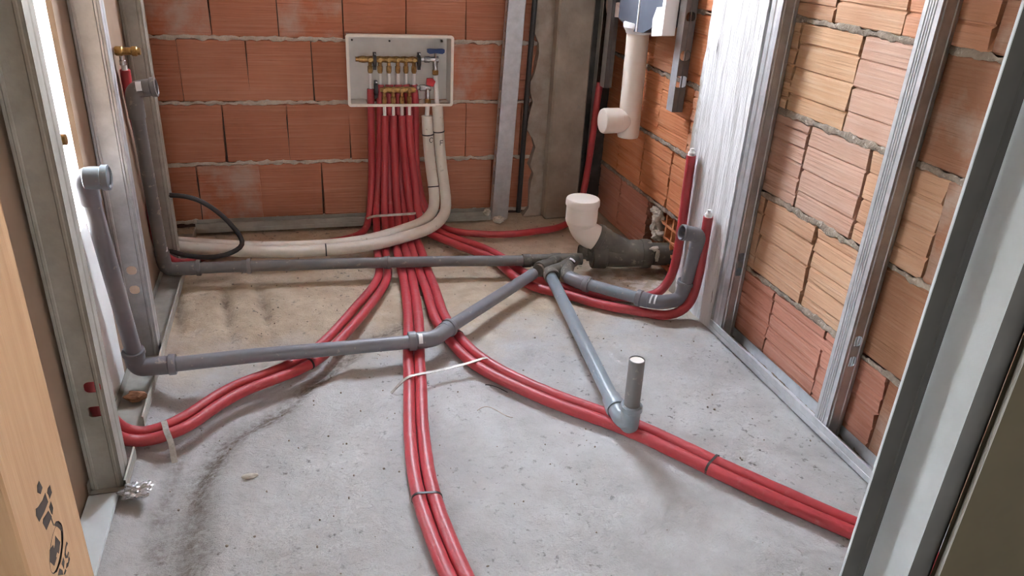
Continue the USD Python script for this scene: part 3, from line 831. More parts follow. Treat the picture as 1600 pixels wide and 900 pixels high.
UO = [.300, .339, .375, .411, .444, .477]
LO = [.350, .386, .421, .452]
manifold('longer brass manifold across the top of the cabinet', .700, 3.178, .243, .494, UO, .048, .116)
manifold('shorter brass manifold low in the cabinet with four outlets', .586, 3.142, .334, .478, LO, .050, .104)
for lab, x, z, y in (('black clip at the left end of the upper brass manifold', .317, .695, 3.168), ('black clip at the right end of the upper brass manifold', .496, .696, 3.172), ('black clip on the left end of the lower brass manifold', .318, .588, 3.150)):
    ring = Point(0, 0).buffer(.024, 16).difference(Point(0, 0).buffer(.0138, 16)).union(sbox(-.006, .0138, .006, .034)).union(sbox(-.006, -.034, .006, -.0138))
    s = thing('pipe_clip', lab, 'clip', (x, y, z), 'black clips of the manifolds')
    part(s, 'ring', extrude(ring, .012, axes((x - .006, y, z), (0, 1, 0), (0, 0, 1), (1, 0, 0))), 'black', smooth=40)
    part(s, 'screw', bar((x, y + .0, z + .030), (x, y - .026, z + .030), .003, 8), 'chrome')


def valve(label, xv, z, y, x_from, hm, hz, nutz):
    s = thing('shutoff_valve', label, 'valve', (xv, y, z))
    part(s, 'body', lathe([(0, 0), (.009, 0), (.009, .012), (.013, .014), (.013, .034), (.010, .036), (.0105, xv - x_from - .004), (.0135, xv - x_from), (.0135, xv - x_from + .012), (0, xv - x_from + .012)], (x_from, y, z), (1, 0, 0), 16), 'chrome')
    part(s, 'outlet', polytube([(xv, y, z), (xv, y, z - .02), (xv, y, nutz + .012)], .0105, n=14), 'chrome')
    part(s, 'nut', lathe([(0, 0), (.0125, 0), (.0135, .003), (.0135, .017), (.0115, .02), (0, .02)], (xv, y, nutz + .012), (0, 0, -1), 6), 'brass', smooth=False)
    return s


s = valve('chrome valve with blue handle at the cabinet top right', .565, .702, 3.178, .506, 'blue', .736, .648)
part(s, 'valve_stem', bar((.564, 3.178, .70), (.564, 3.165, .733), .005, 10), 'chrome')
wing = Polygon([(-.034, -.004), (-.026, -.009), (0, -.006), (.026, -.009), (.034, -.004), (.034, .006), (.024, .008), (0, .007), (-.024, .008), (-.034, .006)]).buffer(.0015)
part(s, 'handle', extrude(wing, .016, axes((.564, 3.157, .737), (1, 0, 0), (0, 0, 1), (0, 1, 0))), 'blue', smooth=30, label='blue winged handle')
s = valve('chrome valve with red handle low in the cabinet', .531, .591, 3.160, .485, 'red', .617, .535)
part(s, 'valve_stem', bar((.539, 3.16, .59), (.539, 3.148, .612), .005, 10), 'chrome')
part(s, 'handle', extrude(affinity.rotate(Polygon([(-.014, -.012), (.012, -.014), (.016, .006), (.004, .015), (-.016, .010)]).buffer(.002), -12), .013, axes((.540, 3.138, .617), (1, 0, 0), (0, 0, 1), (0, 1, 0))), 'red_handle', smooth=30, label='red handle')

# ------------------------------------------------------------------ red pipes
RR = .0165
Z0R = .0165


RP, PATHS = [], []


def red_pipe(label, pts, r=RR, group='red sheathed pipes', ends=()):
    p = spline(pts, .018)
    s = thing('red_pipe', label, 'pipe', p[0])
    part(s, 'sheath', tube(p, r, 16, .035, len(TAKEN)), 'red', smooth=60)
    RP.append((label, s))
    PATHS.append((label, p, r))
    return s


def fl(pts, z=Z0R):
    return [(x, y, z) for x, y in pts]


def drop(xt, zt, yt, xf, yf):
    """from an outlet down the wall and round onto the floor"""
    return [(xt, yt, zt), (xt * .8 + xf * .2, yt - .004, zt * .62 + .02), (xt * .35 + xf * .65, yt - .016, .17), (xf, 3.085, .055), (xf, 3.02, .024)]


RB = .0150
# back layer fed from the upper manifold, front layer from the lower one
red_pipe('red pipe from the leftmost outlet, turning left under the white insulated pipes', drop(.300, .583, 3.178, .283, 3.09)[:3] + [(.270, 3.11, .05), (.235, 3.03, .019), (.12, 2.95, Z0R), (-.1, 2.91, Z0R), (-.34, 2.89, Z0R), (-.445, 2.78, .03), (-.490, 2.715, .10), (-.494, 2.67, .35), (-.494, 2.62, .60), (-.494, 2.595, .755)], RB)
red_pipe('red pipe of the left pair, the one farther from the camera on the floor', drop(.339, .600, 3.178, .305, 3.09)[:3] + [(.300, 3.09, .055), (.292, 3.0, .022), (.272, 2.80, Z0R), (.256, 2.60, Z0R)] + fl([(.230, 2.511), (.161, 2.366), (.065, 2.176), (-.037, 2.03), (-.127, 1.965), (-.211, 1.917), (-.288, 1.84), (-.343, 1.776), (-.385, 1.748), (-.43, 1.738)]) + [(-.468, 1.728, .045), (-.486, 1.712, .11), (-.494, 1.702, .20), (-.492, 1.695, .45), (-.482, 1.685, .74)], RB)
red_pipe('red pipe of the left pair, the one nearer the camera on the floor', drop(.350, .482, 3.142, .335, 3.07)[:3] + [(.333, 3.075, .055), (.328, 3.0, .022), (.305, 2.80, Z0R), (.290, 2.60, Z0R)] + fl([(.257, 2.48), (.196, 2.342), (.095, 2.145), (-.010, 1.995), (-.109, 1.930), (-.193, 1.880), (-.270, 1.803), (-.325, 1.740), (-.372, 1.712), (-.42, 1.702)]) + [(-.458, 1.690, .035), (-.480, 1.672, .08), (-.495, 1.662, .16), (-.495, 1.660, .26), (-.495, 1.660, .34)], RB)
red_pipe('red pipe of the middle pair, its left one', drop(.375, .600, 3.178, .365, 3.09)[:3] + [(.362, 3.09, .055), (.358, 3.0, .022), (.350, 2.80, Z0R)] + fl([(.341, 2.578), (.326, 2.363), (.299, 2.135), (.276, 1.976), (.258, 1.835), (.240, 1.709), (.220, 1.543), (.211, 1.353), (.219, 1.227), (.232, 1.115), (.262, .95), (.305, .75), (.34, .5), (.35, .25)]))
red_pipe('red pipe of the middle pair, its right one', drop(.386, .482, 3.142, .392, 3.07)[:3] + [(.390, 3.075, .055), (.388, 3.0, .022), (.384, 2.80, Z0R)] + fl([(.375, 2.584), (.361, 2.383), (.333, 2.129), (.309, 1.971), (.291, 1.830), (.273, 1.704), (.254, 1.536), (.246, 1.349), (.254, 1.220), (.267, 1.108), (.297, .94), (.340, .74), (.376, .5), (.386, .25)]))
red_pipe('red pipe of the right pair, the one nearer the camera on the floor', drop(.411, .600, 3.178, .420, 3.09)[:3] + [(.420, 3.09, .055), (.418, 3.0, .022), (.412, 2.80, Z0R)] + fl([(.406, 2.597), (.405, 2.402), (.400, 2.207), (.418, 2.072), (.466, 1.905), (.546, 1.778), (.655, 1.645), (.753, 1.546), (.815, 1.474), (.922, 1.326), (1.020, 1.194), (1.140, 1.045), (1.24, .92), (1.30, .83)]))
red_pipe('red pipe of the right pair, the one farther from the camera on the floor', drop(.421, .482, 3.142, .452, 3.07)[:3] + [(.450, 3.075, .055), (.448, 3.0, .022), (.446, 2.80, Z0R)] + fl([(.440, 2.598), (.439, 2.423), (.434, 2.230), (.452, 2.087), (.498, 1.929), (.573, 1.803), (.680, 1.673), (.781, 1.570), (.845, 1.496), (.951, 1.347), (1.048, 1.217), (1.166, 1.067), (1.266, .942), (1.30, .89)]))
red_pipe('red pipe to the shorter capped riser nearer the camera by the right pillar', drop(.452, .482, 3.142, .487, 3.07)[:3] + [(.480, 3.062, .070), (.502, 2.99, .026)] + fl([(.550, 2.915), (.632, 2.795), (.712, 2.675), (.747, 2.515), (.811, 2.391), (.907, 2.310), (.999, 2.220), (1.114, 2.145), (1.205, 2.108)]) + [(1.262, 2.102, .045), (1.288, 2.106, .11), (1.293, 2.106, .20), (1.292, 2.106, .30), (1.291, 2.106, .375)])
red_pipe('red pipe to the taller capped riser against the right pillar', drop(.444, .600, 3.178, .478, 3.09)[:3] + [(.504, 3.090, .078), (.532, 3.02, .032)] + fl([(.588, 2.935), (.678, 2.825), (.749, 2.690), (.792, 2.550), (.851, 2.440), (.955, 2.345), (1.063, 2.280), (1.165, 2.255)]) + [(1.240, 2.262, .032), (1.278, 2.268, .085), (1.291, 2.270, .16), (1.293, 2.272, .30), (1.292, 2.275, .42), (1.291, 2.278, .535)])
red_pipe('red pipe running right along the back to the riser in the corner', drop(.477, .600, 3.178, .505, 3.10)[:3] + [(.527, 3.125, .062), (.560, 3.072, .026)] + fl([(.612, 3.00), (.700, 2.955), (.830, 2.928), (.979, 2.945), (1.137, 3.014)]) + [(1.215, 3.085, .05), (1.248, 3.118, .15), (1.262, 3.122, .32), (1.276, 3.124, .62)], RB)
for key, pth in (('taller capped', (1.291, 2.278, .535)), ('shorter capped', (1.291, 2.106, .375))):
    part(next(k_ for k_ in RP if key in k_[0])[1], 'cap', lathe([(0, -.004), (.0125, -.004), (.0125, .010), (.008, .016), (.007, .024), (0, .025)], pth, (0, 0, 1), 14), 'white_plastic', label='white end cap')

# ------------------------------------------------------------------ white insulated pipes
for lab, pts, stub, mark in (
        ('white insulated pipe with a pen mark C, from the valve with the red handle', [(.526, 3.150, .478), (.530, 3.148, .40), (.540, 3.146, .28), (.552, 3.128, .17), (.546, 3.088, .095), (.502, 3.030, .062), (.415, 2.955, .056), (.25, 2.852, .056), (.077, 2.815, .056), (-.112, 2.822, .056), (-.297, 2.862, .056), (-.471, 2.922, .056), (-.492, 2.93, .056)], ((.531, 3.158, .535), (.526, 3.150, .47)), ('C', .380)),
        ('white insulated pipe with a pen mark F, from the valve with the blue handle', [(.570, 3.150, .525), (.576, 3.148, .42), (.588, 3.144, .28), (.600, 3.122, .17), (.596, 3.070, .095), (.550, 2.992, .062), (.423, 2.880, .056), (.247, 2.792, .056), (.076, 2.767, .056), (-.112, 2.774, .056), (-.297, 2.816, .056), (-.471, 2.876, .056), (-.492, 2.884, .056)], ((.565, 3.176, .638), (.570, 3.152, .52)), ('F', .368))):
    p = spline(pts, .018)
    PATHS.append((lab, p, .023))
    s = thing('insulated_pipe', lab, 'pipe', p[0])
    part(s, 'insulation', tube(p, .0230, 20, .02, 3), 'insulation', smooth=60)
    part(s, 'tube_end', bar(stub[0], stub[1], .0095, 12), 'white_tube')
    k = int(np.argmin(np.abs(p[:40, 2] - mark[1])))
    tm = meshkit.text_mesh(mark[0], .022, .0006)
    v = tm.vertices
    ang = (v[:, 0] - .006) / .0233 + (.25 if mark[0] == 'C' else .05)
    rr = .0232 + v[:, 2]
    tm.vertices = np.column_stack([p[k, 0] + rr * np.sin(ang), p[k, 1] - rr * np.cos(ang), mark[1] - .011 + v[:, 1]])
    part(s, 'pen_mark', tm, 'pen', smooth=False)


def ring_tie(label, c, axis, r, m='black', w=.0024, group='cable ties'):
    single('cable_tie', label, 'cable tie', lathe([(r - .0015, -w), (r + .001, -w), (r + .001, w), (r - .0015, w), (r - .0015, -w)], c, axis, 24), m, group=None)


def pair_tie(label, c0, c1, axis, r, m='black', w=.003):
    """One tie round two pipes lying side by side."""
    c0, c1 = np.asarray(c0), np.asarray(c1)
    e = (c1 - c0) / np.linalg.norm(c1 - c0)
    up = np.cross(np.asarray(axis, float) / np.linalg.norm(axis), e)
    up /= np.linalg.norm(up)
    L = np.linalg.norm(c1 - c0)
    poly = LineString([(0, 0), (L, 0)]).buffer(r + .0016, 10).difference(LineString([(0, 0), (L, 0)]).buffer(r + .0002, 10))
    ax = np.cross(e, up)
    return extrude(poly, 2 * w, axes(c0 - ax * w, e, up, ax))


for lab, c, a_ in (('dark tie on the insulated pipe marked C just under the cabinet', (.5305, 3.148, .400), (.08, 0, -1)), ('dark tie on the insulated pipe marked F just under the cabinet', (.5768, 3.148, .412), (.08, 0, -1)),
                   ('dark tie on the insulated pipe marked C low on the wall', (.5518, 3.129, .175), (.05, -.3, -1)), ('dark tie round the nearer white insulated pipe lying on the floor', (.074, 2.767, .056), (1, 0, 0))):
    ring_tie(lab, c, a_, .0240)
single('cable_tie', 'dark cable tie round the middle red pair in the foreground', 'cable tie', pair_tie('', (.211, 1.353, Z0R), (.246, 1.349, Z0R), (0, 1, 0), RR), 'black')
single('cable_tie', 'dark cable tie round the right red pair towards the jamb', 'cable tie', pair_tie('', (.930, 1.318, Z0R), (.9595, 1.339, Z0R), (.7, -.95, 0), RR), 'black')
single('cable_tie', 'dark cable tie round the left red pair under the front drain pipe', 'cable tie', pair_tie('', (-.010, 1.995, Z0R), (-.037, 2.03, Z0R), (-.8, -.6, 0), RB), 'black')
single('cable_tie', 'dark cable tie round the right red pair beside the grey elbow', 'cable tie', pair_tie('', (.418, 2.072, Z0R), (.452, 2.087, Z0R), (.4, -.9, 0), RR), 'black')


def strap(label, pts, width_dir, w=.010, th=.0014):
    p = spline(pts, .008)
    wd = np.asarray(width_dir, float) / np.linalg.norm(width_dir)
    t_, _, _ = frames(p)
    nrm = np.cross(t_, wd)
    nrm /= np.linalg.norm(nrm, axis=1)[:, None]
    v = np.concatenate([np.stack([p + wd * sx * w + nrm * sz * th for sx, sz in ((-.5, -.5), (.5, -.5), (.5, .5), (-.5, .5))], 1)]).reshape(-1, 3)
    f = []
    for i_ in range(len(p) - 1):
        for q_ in range(4):
            a0, b0 = 4 * i_ + q_, 4 * i_ + (q_ + 1) % 4
            f += [[a0, b0, b0 + 4], [a0, b0 + 4, a0 + 4]]
    e_ = 4 * (len(p) - 1)
    f += [[0, 2, 1], [0, 3, 2], [e_, e_ + 1, e_ + 2], [e_, e_ + 2, e_ + 3]]
    m = trimesh.Trimesh(v, f)
    trimesh.repair.fix_normals(m)
    single('fixing_strap', label, 'strap', m, 'strap', smooth=40)


strap('metal strap over the middle and right red pairs on the open floor', [(.205, 1.826, -.002), (.222, 1.832, .012), (.250, 1.838, .0345), (.290, 1.852, .0355), (.36, 1.872, .030), (.43, 1.888, .032), (.468, 1.898, .0345), (.502, 1.908, .034), (.522, 1.913, .022)], (-.3, 1, 0))
strap('metal strap over the left red pair where it meets the partition', [(-.378, 1.766, .024), (-.376, 1.752, .0325), (-.370, 1.730, .034), (-.364, 1.706, .0335), (-.356, 1.688, .020), (-.350, 1.668, -.004), (-.346, 1.650, -.024)], (1, .3, 0), .014)
strap('metal strap across all the red pipes at the foot of the wall', [(.255, 3.118, .030), (.262, 3.090, .056), (.285, 3.068, .072), (.330, 3.058, .078), (.39, 3.056, .080), (.45, 3.060, .080), (.498, 3.068, .076), (.520, 3.080, .060)], (0, .25, 1), .010)


# ------------------------------------------------------------------ grey drain pipes
def sticker(parent, c, axis, up, r, L=.016, half=.55):
    part(parent, 'sticker', patch_on_tube(c, axis, up, r, L, half), 'sticker', label='white sticker')


U = lambda a_, b_: (np.asarray(b_, float) - np.asarray(a_, float)) / np.linalg.norm(np.asarray(b_, float) - np.asarray(a_, float))
RD = .0205
# long one along the back
s = thing('drain_pipe', 'long grey drain pipe along the back, rising behind the left studs', 'drain pipe', (-.2, 2.65, .055))
c = A(-.480, 2.645, .055)
part(s, 'pipe', tube(np.array([(-.41, 2.668, .054), (-.287, 2.661, .055), (.046, 2.636, .055), (.278, 2.617, .055), (.515, 2.594, .055), (.757, 2.562, .055), (.80, 2.556, .055)]), RD, 20), 'grey_worn')
part(s, 'elbow', polytube([(-.482, 2.650, .135), (-.482, 2.664, .055), (-.40, 2.668, .055)], .0245, .05), 'grey_worn')
part(s, 'socket', collar((-.40, 2.668, .055), (1, -.04, 0), .0255, .035), 'grey_worn')
part(s, 'socket', collar((-.225, 2.6565, .055), (1, -.06, 0), .0245, .03), 'grey_worn')
part(s, 'socket', collar((.278, 2.617, .055), (1, -.09, 0), .0235, .022, .0015), 'grey_worn')
part(s, 'riser', bar((-.482, 2.645, .12), (-.467, 2.525, .665), RD, 18), 'grey_worn')
part(s, 'elbow', polytube([(-.468, 2.530, .625), (-.4655, 2.515, .712), (-.41, 2.515, .718)], .0245, .05), 'grey_worn')
part(s, 'socket', lathe([(.0245, 0), (.0255, .002), (.0255, .020), (.029, .022), (.029, .036), (.024, .038), (.0215, .036), (.0215, .005), (0, .005)], (-.436, 2.515, .7155), (1, 0, .1)), 'grey_worn')
sticker(s, (-.444, 2.515, .7145), (1, 0, .1), (0, -1, .5), .0262)
sticker(s, (-.482, 2.649, .145), (0, 0, 1), (.6, -1, 0), .0252)

# the one across the front
s = thing('drain_pipe', 'grey drain pipe crossing the floor in front, with a sloping riser by the left studs', 'drain pipe', (0, 2.0, .06))
a0, b0, c0, d0 = A(-.470, 1.985, .060), A(-.165, 1.998, .060), A(.345, 2.003, .060), A(.848, 2.468, .058)
part(s, 'pipe', tube(np.array([a0 + (.05, 0, 0), b0, A(.06, 1.997, .060), A(.300, 1.999, .060)]), .0212, 20), 'grey')
part(s, 'elbow', polytube([a0 + (0, .0, .055), a0, a0 + (.07, .003, 0)], .0255, .045), 'grey')
part(s, 'socket', collar(a0 + (.055, .002, 0), (1, .02, 0), .0262, .045), 'grey')
part(s, 'socket', collar(a0 + (0, 0, .030), (-.01, -.17, 1), .0262, .03), 'grey')
part(s, 'riser', bar(a0 + (0, 0, .05), (-.480, 1.888, .60), .0212, 18), 'grey')
part(s, 'elbow', polytube([(-.480, 1.892, .575), (-.480, 1.872, .640), (-.43, 1.868, .638)], .0250, .045), 'grey')
part(s, 'socket', lathe([(.0235, 0), (.0258, .002), (.0258, .036), (.0295, .038), (.0295, .052), (.025, .054), (.0222, .052), (.0222, .010), (0, .010)], (-.478, 1.868, .6375), (1, 0, .01)), 'grey_lit')
part(s, 'elbow', polytube([c0 - (.045, .001, 0), c0 + (.012, 0, 0), c0 + (.080, .072, 0)], .0252, .06), 'grey')
part(s, 'socket', collar(c0 - (.010, 0, 0), (-1, 0, 0), .0262, .055), 'grey')
part(s, 'pipe', bar(c0 + (.06, .053, 0), d0 - (.045, .041, 0), .0212, 20), 'grey')
part(s, 'socket', collar(c0 + (.055, .048, 0), (.74, .67, 0), .0262, .032), 'grey')
sticker(s, c0 - (.030, 0, 0), (1, 0, 0), (0, -1, .9), .0268, .012, .6)
sticker(s, c0 - (.048, 0, 0), (1, 0, 0), (0, -1, .9), .0268, .008, .6)

# branch fittings on the long pipe
s = thing('branch_fitting', 'dusty grey branch fittings joining the three drain pipes', 'pipe fitting', (.93, 2.53, .055))
part(s, 'run', lathe([(0, 0), (.0255, 0), (.0265, .004), (.0265, .03), (.0235, .034), (.0235, .11), (.0262, .114), (.0262, .15), (.0235, .154), (.0235, .235), (0, .235)], (.798, 2.556, .055), (1, -.075, 0)), 'grey_dusty')
part(s, 'branch', polytube([(.945, 2.548, .055), (.900, 2.512, .056), d0 - (.02, .018, 0)], .0240, .03), 'grey_dusty')
part(s, 'socket', collar(d0 + (.022, .020, 0), (-.74, -.67, 0), .0268, .045), 'grey_dusty')
part(s, 'branch', polytube([(1.010, 2.540, .055), (.962, 2.490, .060), (.925, 2.455, .060), (.878, 2.442, .056), (.868, 2.415, .052)], .0235, .03), 'grey_dusty')
part(s, 'socket', collar((.8695, 2.440, .054), (-.04, -1, -.03), .0265, .045), 'grey_dusty')
part(s, 'branch', polytube([(.965, 2.493, .060), (.930, 2.420, .060), (.920, 2.385, .060), (.945, 2.335, .060)], .0240, .03), 'grey_dusty')
sticker(s, (.958, 2.475, .064), (.5, .8, 0), (.4, -.5, 1), .0245, .016, .5)

# the one coloured pale for daylight, with the upright stub
s = thing('drain_pipe', 'grey drain pipe coloured as sunlit with a short upright stub over the red pair', 'drain pipe', (.80, 1.55, .05))
e0, e1 = A(.8665, 2.420, .050), A(.776, 1.545, .050)
part(s, 'pipe', bar(e0, e1, .0212, 20), 'grey_lit')
part(s, 'socket', collar(e1 + (.0065, .063, 0), (-.103, -.995, 0), .0258, .055), 'grey_lit')
part(s, 'elbow', polytube([e1 + (.001, .012, 0), (.775, 1.515, .050), (.786, 1.500, .050), (.790, 1.500, .075)], .0248, .03), 'grey_lit')
part(s, 'socket', lathe([(0, 0), (.016, 0), (.0245, .010), (.0252, .02), (.0252, .062), (.0288, .065), (.0288, .079), (.026, .082), (.0212, .082)], (.790, 1.500, .021), (0, 0, 1)), 'grey_lit')
part(s, 'stub', lathe([(0, .0), (.0205, 0), (.0205, .150), (.0185, .1505), (.0180, .1495), (.0178, .144), (0, .144)], (.790, 1.500, .088), (-.02, 0, 1)), 'grey_worn')
part(s, 'stub_end', lathe([(.0179, .1445), (.0179, .1475), (0, .1475)], (.790, 1.500, .088), (-.02, 0, 1)), 'box_back', label='pale plugged end of the stub')
sticker(s, e1 + (.002, .018, 0), (-.1, -1, 0), (.3, -.1, 1), .0262, .010, .5)

# the one that rises by the right pillar
s = thing('drain_pipe', 'grey drain pipe rising to an open elbow by the right pillar', 'drain pipe', (1.1, 2.2, .06))
h0, h1 = A(.944, 2.330, .060), A(1.125, 2.152, .060)
part(s, 'elbow', polytube([(.922, 2.372, .060), (.932, 2.345, .060), h0 + (.03, -.028, 0)], .0250, .03), 'grey')
part(s, 'socket', collar(h0 + (-.004, .004, 0), (.71, -.70, 0), .0262, .05), 'grey')
part(s, 'pipe', bar(h0, h1, .0212, 20), 'grey_lit')
part(s, 'socket', collar(h1 + (.012, -.010, 0), (-.71, .70, 0), .0262, .045), 'grey')
part(s, 'elbow', polytube([h1, (1.165, 2.122, .060), (1.255, 2.132, .060), (1.262, 2.128, .130)], .0252, .05), 'grey')
part(s, 'socket', collar((1.2595, 2.129, .100), (.01, -.08, 1), .0264, .035), 'grey')
part(s, 'riser', bar((1.260, 2.129, .09), (1.268, 2.108, .285), .0225, 18), 'grey')
part(s, 'elbow', polytube([(1.266, 2.112, .255), (1.268, 2.104, .312), (1.225, 2.102, .322)], .0245, .035), 'grey')
part(s, 'mouth', lathe([(.0240, 0), (.0250, .003), (.0250, .024), (.0272, .026), (.0272, .036), (.024, .038), (.021, .036), (.021, .006), (0, .006)], (1.236, 2.102, .3195), (-1, 0, .2)), 'grey')
sticker(s, h0 + (.028, -.028, 0), (.71, -.70, 0), (.2, -.5, 1), .0268, .014, .6)
sticker(s, h1 + (.020, -.018, 0), (.71, -.70, 0), (-.4, -.6, .8), .0258, .006, .7)
sticker(s, h1 + (.032, -.024, 0), (.71, -.6, 0), (-.4, -.6, .8), .0258, .006, .7)

# soil pipe into the wall
s0, s1 = A(1.085, 2.572, .064), A(1.405, 2.512, .064)
ds = U(s0, s1)
s = thing('soil_pipe', 'large dusty grey soil pipe passing through the broken right wall', 'soil pipe', (1.2, 2.55, 0))
part(s, 'socket', lathe([(.024, -.052), (.030, -.05), (.030, -.040), (.026, -.038), (.026, -.020), (.033, -.018), (.033, -.006), (.040, 0), (.058, .0), (.061, .004), (.061, .055), (.056, .060)], s0, ds, 32), 'grey_dusty')
part(s, 'body', lathe([(.056, .050), (.0545, .06), (.0545, .20), (.053, .205)], s0, ds, 32), 'grey_dusty')
part(s, 'collar', lathe([(.046, .195), (.057, .197), (.0585, .202), (.0585, .225), (.055, .235), (.046, .24)], s0, ds, 32), 'grey_dusty')
part(s, 'pipe', lathe([(.0455, .2), (.0455, .40), (0, .40)], s0, ds, 32), 'grey_dusty')
DB = U((1.085, 2.582, .130), (1.20, 2.552, .075))
MB = A(1.096, 2.579, .124)
part(s, 'branch', tube(np.linspace(MB + DB * .03, MB + DB * .13, 4), .0535, 28), 'grey_dusty')
part(s, 'socket', collar(MB + DB * .045, -DB, .0575, .045), 'grey_dusty')
blot = cat_([blob(s0 + ds * .235 + A(-.004, -.036, .036), (.020, .010, .010), 61, 2, .6), blob(s0 + ds * .25 + A(-.004, -.044, .012), (.010, .006, .026), 63, 2, .6)])
part(s, 'plaster_splash', blot, 'lump', label='splash of pale plaster')
s = thing('toilet_elbow', 'cream toilet drain elbow with round cap on the floor', 'pipe elbow', (1.037, 2.590, .05))
part(s, 'elbow', tube(np.vstack([arc((1.037, 2.592, .195), MB - DB * .065 + A(.002, -.004, 0), MB - DB * .004, 14), [MB + DB * .02]]), .0520, 28), 'cream')
part(s, 'socket', lathe([(.0530, 0), (.0555, .006), (.0600, .016), (.0615, .022), (.0615, .085), (.058, .088)], (1.037, 2.592, .175), (0, 0, 1), 32), 'cream')
part(s, 'cap', lathe([(.0615, 0), (.0655, .002), (.0660, .006), (.0650, .024), (.0620, .029), (.056, .0305), (0, .030)], (1.037, 2.592, .256), (0, 0, 1), 36), 'cream')

# ------------------------------------------------------------------ concealed cistern on the right wall
s = thing('cistern', 'blue grey concealed cistern with white fittings at the top right', 'cistern', (1.32, 2.76, .9))
prof = Polygon([(2.965, .905), (2.96, 1.45), (2.56, 1.45), (2.555, 1.00), (2.60, .945), (2.66, .900), (2.72, .878), (2.80, .872), (2.90, .885)]).buffer(-.008).buffer(.008)
part(s, 'tank', extrude(prof, .100, axes((1.262, 0, 0), (0, 1, 0), (0, 0, 1), (1, 0, 0))), 'cistern', smooth=30)
part(s, 'seam', rbx((1.2585, 2.772, .874), (1.2635, 2.781, 1.45), .001), 'white_plastic', label='pale seam down the front')
part(s, 'neck', lathe([(.0, .030), (.062, .030), (.062, .012), (.053, .0), (.049, -.010), (.040, -.010)], (1.302, 2.845, .870), (0, 0, 1), 32), 'white_plastic')
part(s, 'bracket', extrude(Polygon([(2.556, .892), (2.635, .880), (2.640, .935), (2.618, .975), (2.575, .980), (2.570, 1.08), (2.556, 1.08)]).buffer(.003), .050, axes((1.258, 0, 0), (0, 1, 0), (0, 0, 1), (1, 0, 0))), 'white_plastic', smooth=30)
part(s, 'bracket', extrude(Polygon([(2.965, .905), (3.14, .895), (3.165, .93), (3.165, 1.05), (3.11, 1.05), (3.10, .97), (3.03, .935), (2.965, .928)]).buffer(.003), .060, axes((1.285, 0, 0), (0, 1, 0), (0, 0, 1), (1, 0, 0))), 'cream', smooth=30)
s = thing('flush_pipe', 'cream flush pipe hanging below the cistern with side outlet', 'flush pipe', (1.30, 2.84, .45))
part(s, 'pipe', lathe([(0, .42), (.0430, .42), (.0440, .415), (.0440, .012), (.041, .002), (.034, 0), (0, 0)], (1.3, 2.828, .455), (0.004, .05, 1), 32), 'cream')
part(s, 'outlet', lathe([(.040, 0), (.046, .03), (.0475, .035), (.0475, .048), (.0500, .050), (.0505, .112), (.047, .120), (.036, .123), (0, .123)], (1.3, 2.832, .525), (-1, -.05, 0), 32), 'cream')


def rail(label, x0, y0, w, d, z0, z1, slots):
    s = thing('cistern_rail', label, 'metal rail', (x0, y0, z0))
    face = sbox(x0, z0, x0 + w, z1)
    for xx, zz, ww, hh in slots:
        face = face.difference(slot(xx, zz, ww, hh))
    part(s, 'front_plate', extrude(face, .002, axes((0, y0, 0), (1, 0, 0), (0, 0, 1), (0, 1, 0))), 'shaded_zinc', smooth=False)
    part(s, 'side_plate', bx((x0, y0 + .002, z0), (x0 + .002, y0 + d, z1)), 'zinc', smooth=False)
    part(s, 'side_plate', bx((x0 + w - .002, y0 + .002, z0), (x0 + w, y0 + d, z1)), 'zinc', smooth=False)
    part(s, 'fold', bx((x0 + w * .45, y0 - .002, z0), (x0 + w * .55, y0, z1)), 'shaded_zinc', smooth=False)


rail('galvanised rail right of the cistern with punched holes', 1.311, 2.500, .042, .048, .632, 1.40, [(1.332, .83, .016, .034), (1.330, .74, .014, .04), (1.332, .96, .012, .03)])
rail('galvanised rail left of the cistern above the corner red riser', 1.270, 3.060, .034, .050, .610, 1.40, [])
s = thing('corner_rail', 'dark upright angle rail in the back right corner', 'metal rail', (1.255, 3.19, 0))
part(s, 'leg_plate', bx((1.238, 3.185, .0), (1.268, 3.190, 1.5)), 'dark_metal', smooth=False)
part(s, 'side_plate', bx((1.268, 3.150, .0), (1.271, 3.190, 1.5)), 'zinc_dull', smooth=False)
part(wb, 'corner_shade', bx((1.235, 3.225, 0), (XR, 3.24, 1.26)), 'dark_metal')  # dark sheet standing for the shade in the corner recess

# ------------------------------------------------------------------ cables, valves, odds and ends
p = spline([(-.500, 2.80, .288), (-.457, 2.775, .293), (-.378, 2.77, .281), (-.299, 2.77, .226), (-.244, 2.77, .153), (-.226, 2.76, .100), (-.255, 2.735, .082), (-.317, 2.725, .070), (-.40, 2.74, .070), (-.475, 2.77, .085), (-.50, 2.78, .10)], .015)
s = thing('electric_cable', 'black cable looping out of the back left stud', 'cable', p[0])
part(s, 'sheath', tube(p, .0088, 12), 'black')
p = spline([(.990, 3.185, 1.40), (.978, 3.180, .98), (.965, 3.172, .60), (.957, 3.165, .25), (.950, 3.155, .03)], .04)
s = thing('electric_cable', 'black cable hanging straight down before the concrete column', 'cable', (.95, 3.155, 0))
part(s, 'sheath', tube(p, .0115, 12), 'black')
part(s, 'joint', lathe([(.010, 0), (.017, .01), (.018, .07), (.012, .09)], (.981, 3.181, .945), (.01, 0, 1), 14), 'black')
s = thing('tap_fitting', 'brass wall outlet on the red riser by the back left stud', 'tap fitting', (-.494, 2.59, .755))
part(s, 'body', lathe([(0, 0), (.012, 0), (.0145, .004), (.0145, .02), (.0115, .023), (.0115, .045), (.0145, .047), (.0145, .060), (.011, .063), (.011, .07), (0, .07)], (-.510, 2.580, .812), (1, 0, 0), 16), 'brass')
part(s, 'tail', lathe([(0, 0), (.008, 0), (.008, .02), (.010, .022), (.010, .035), (0, .035)], (-.494, 2.583, .806), (0, 0, -1), 12), 'chrome')
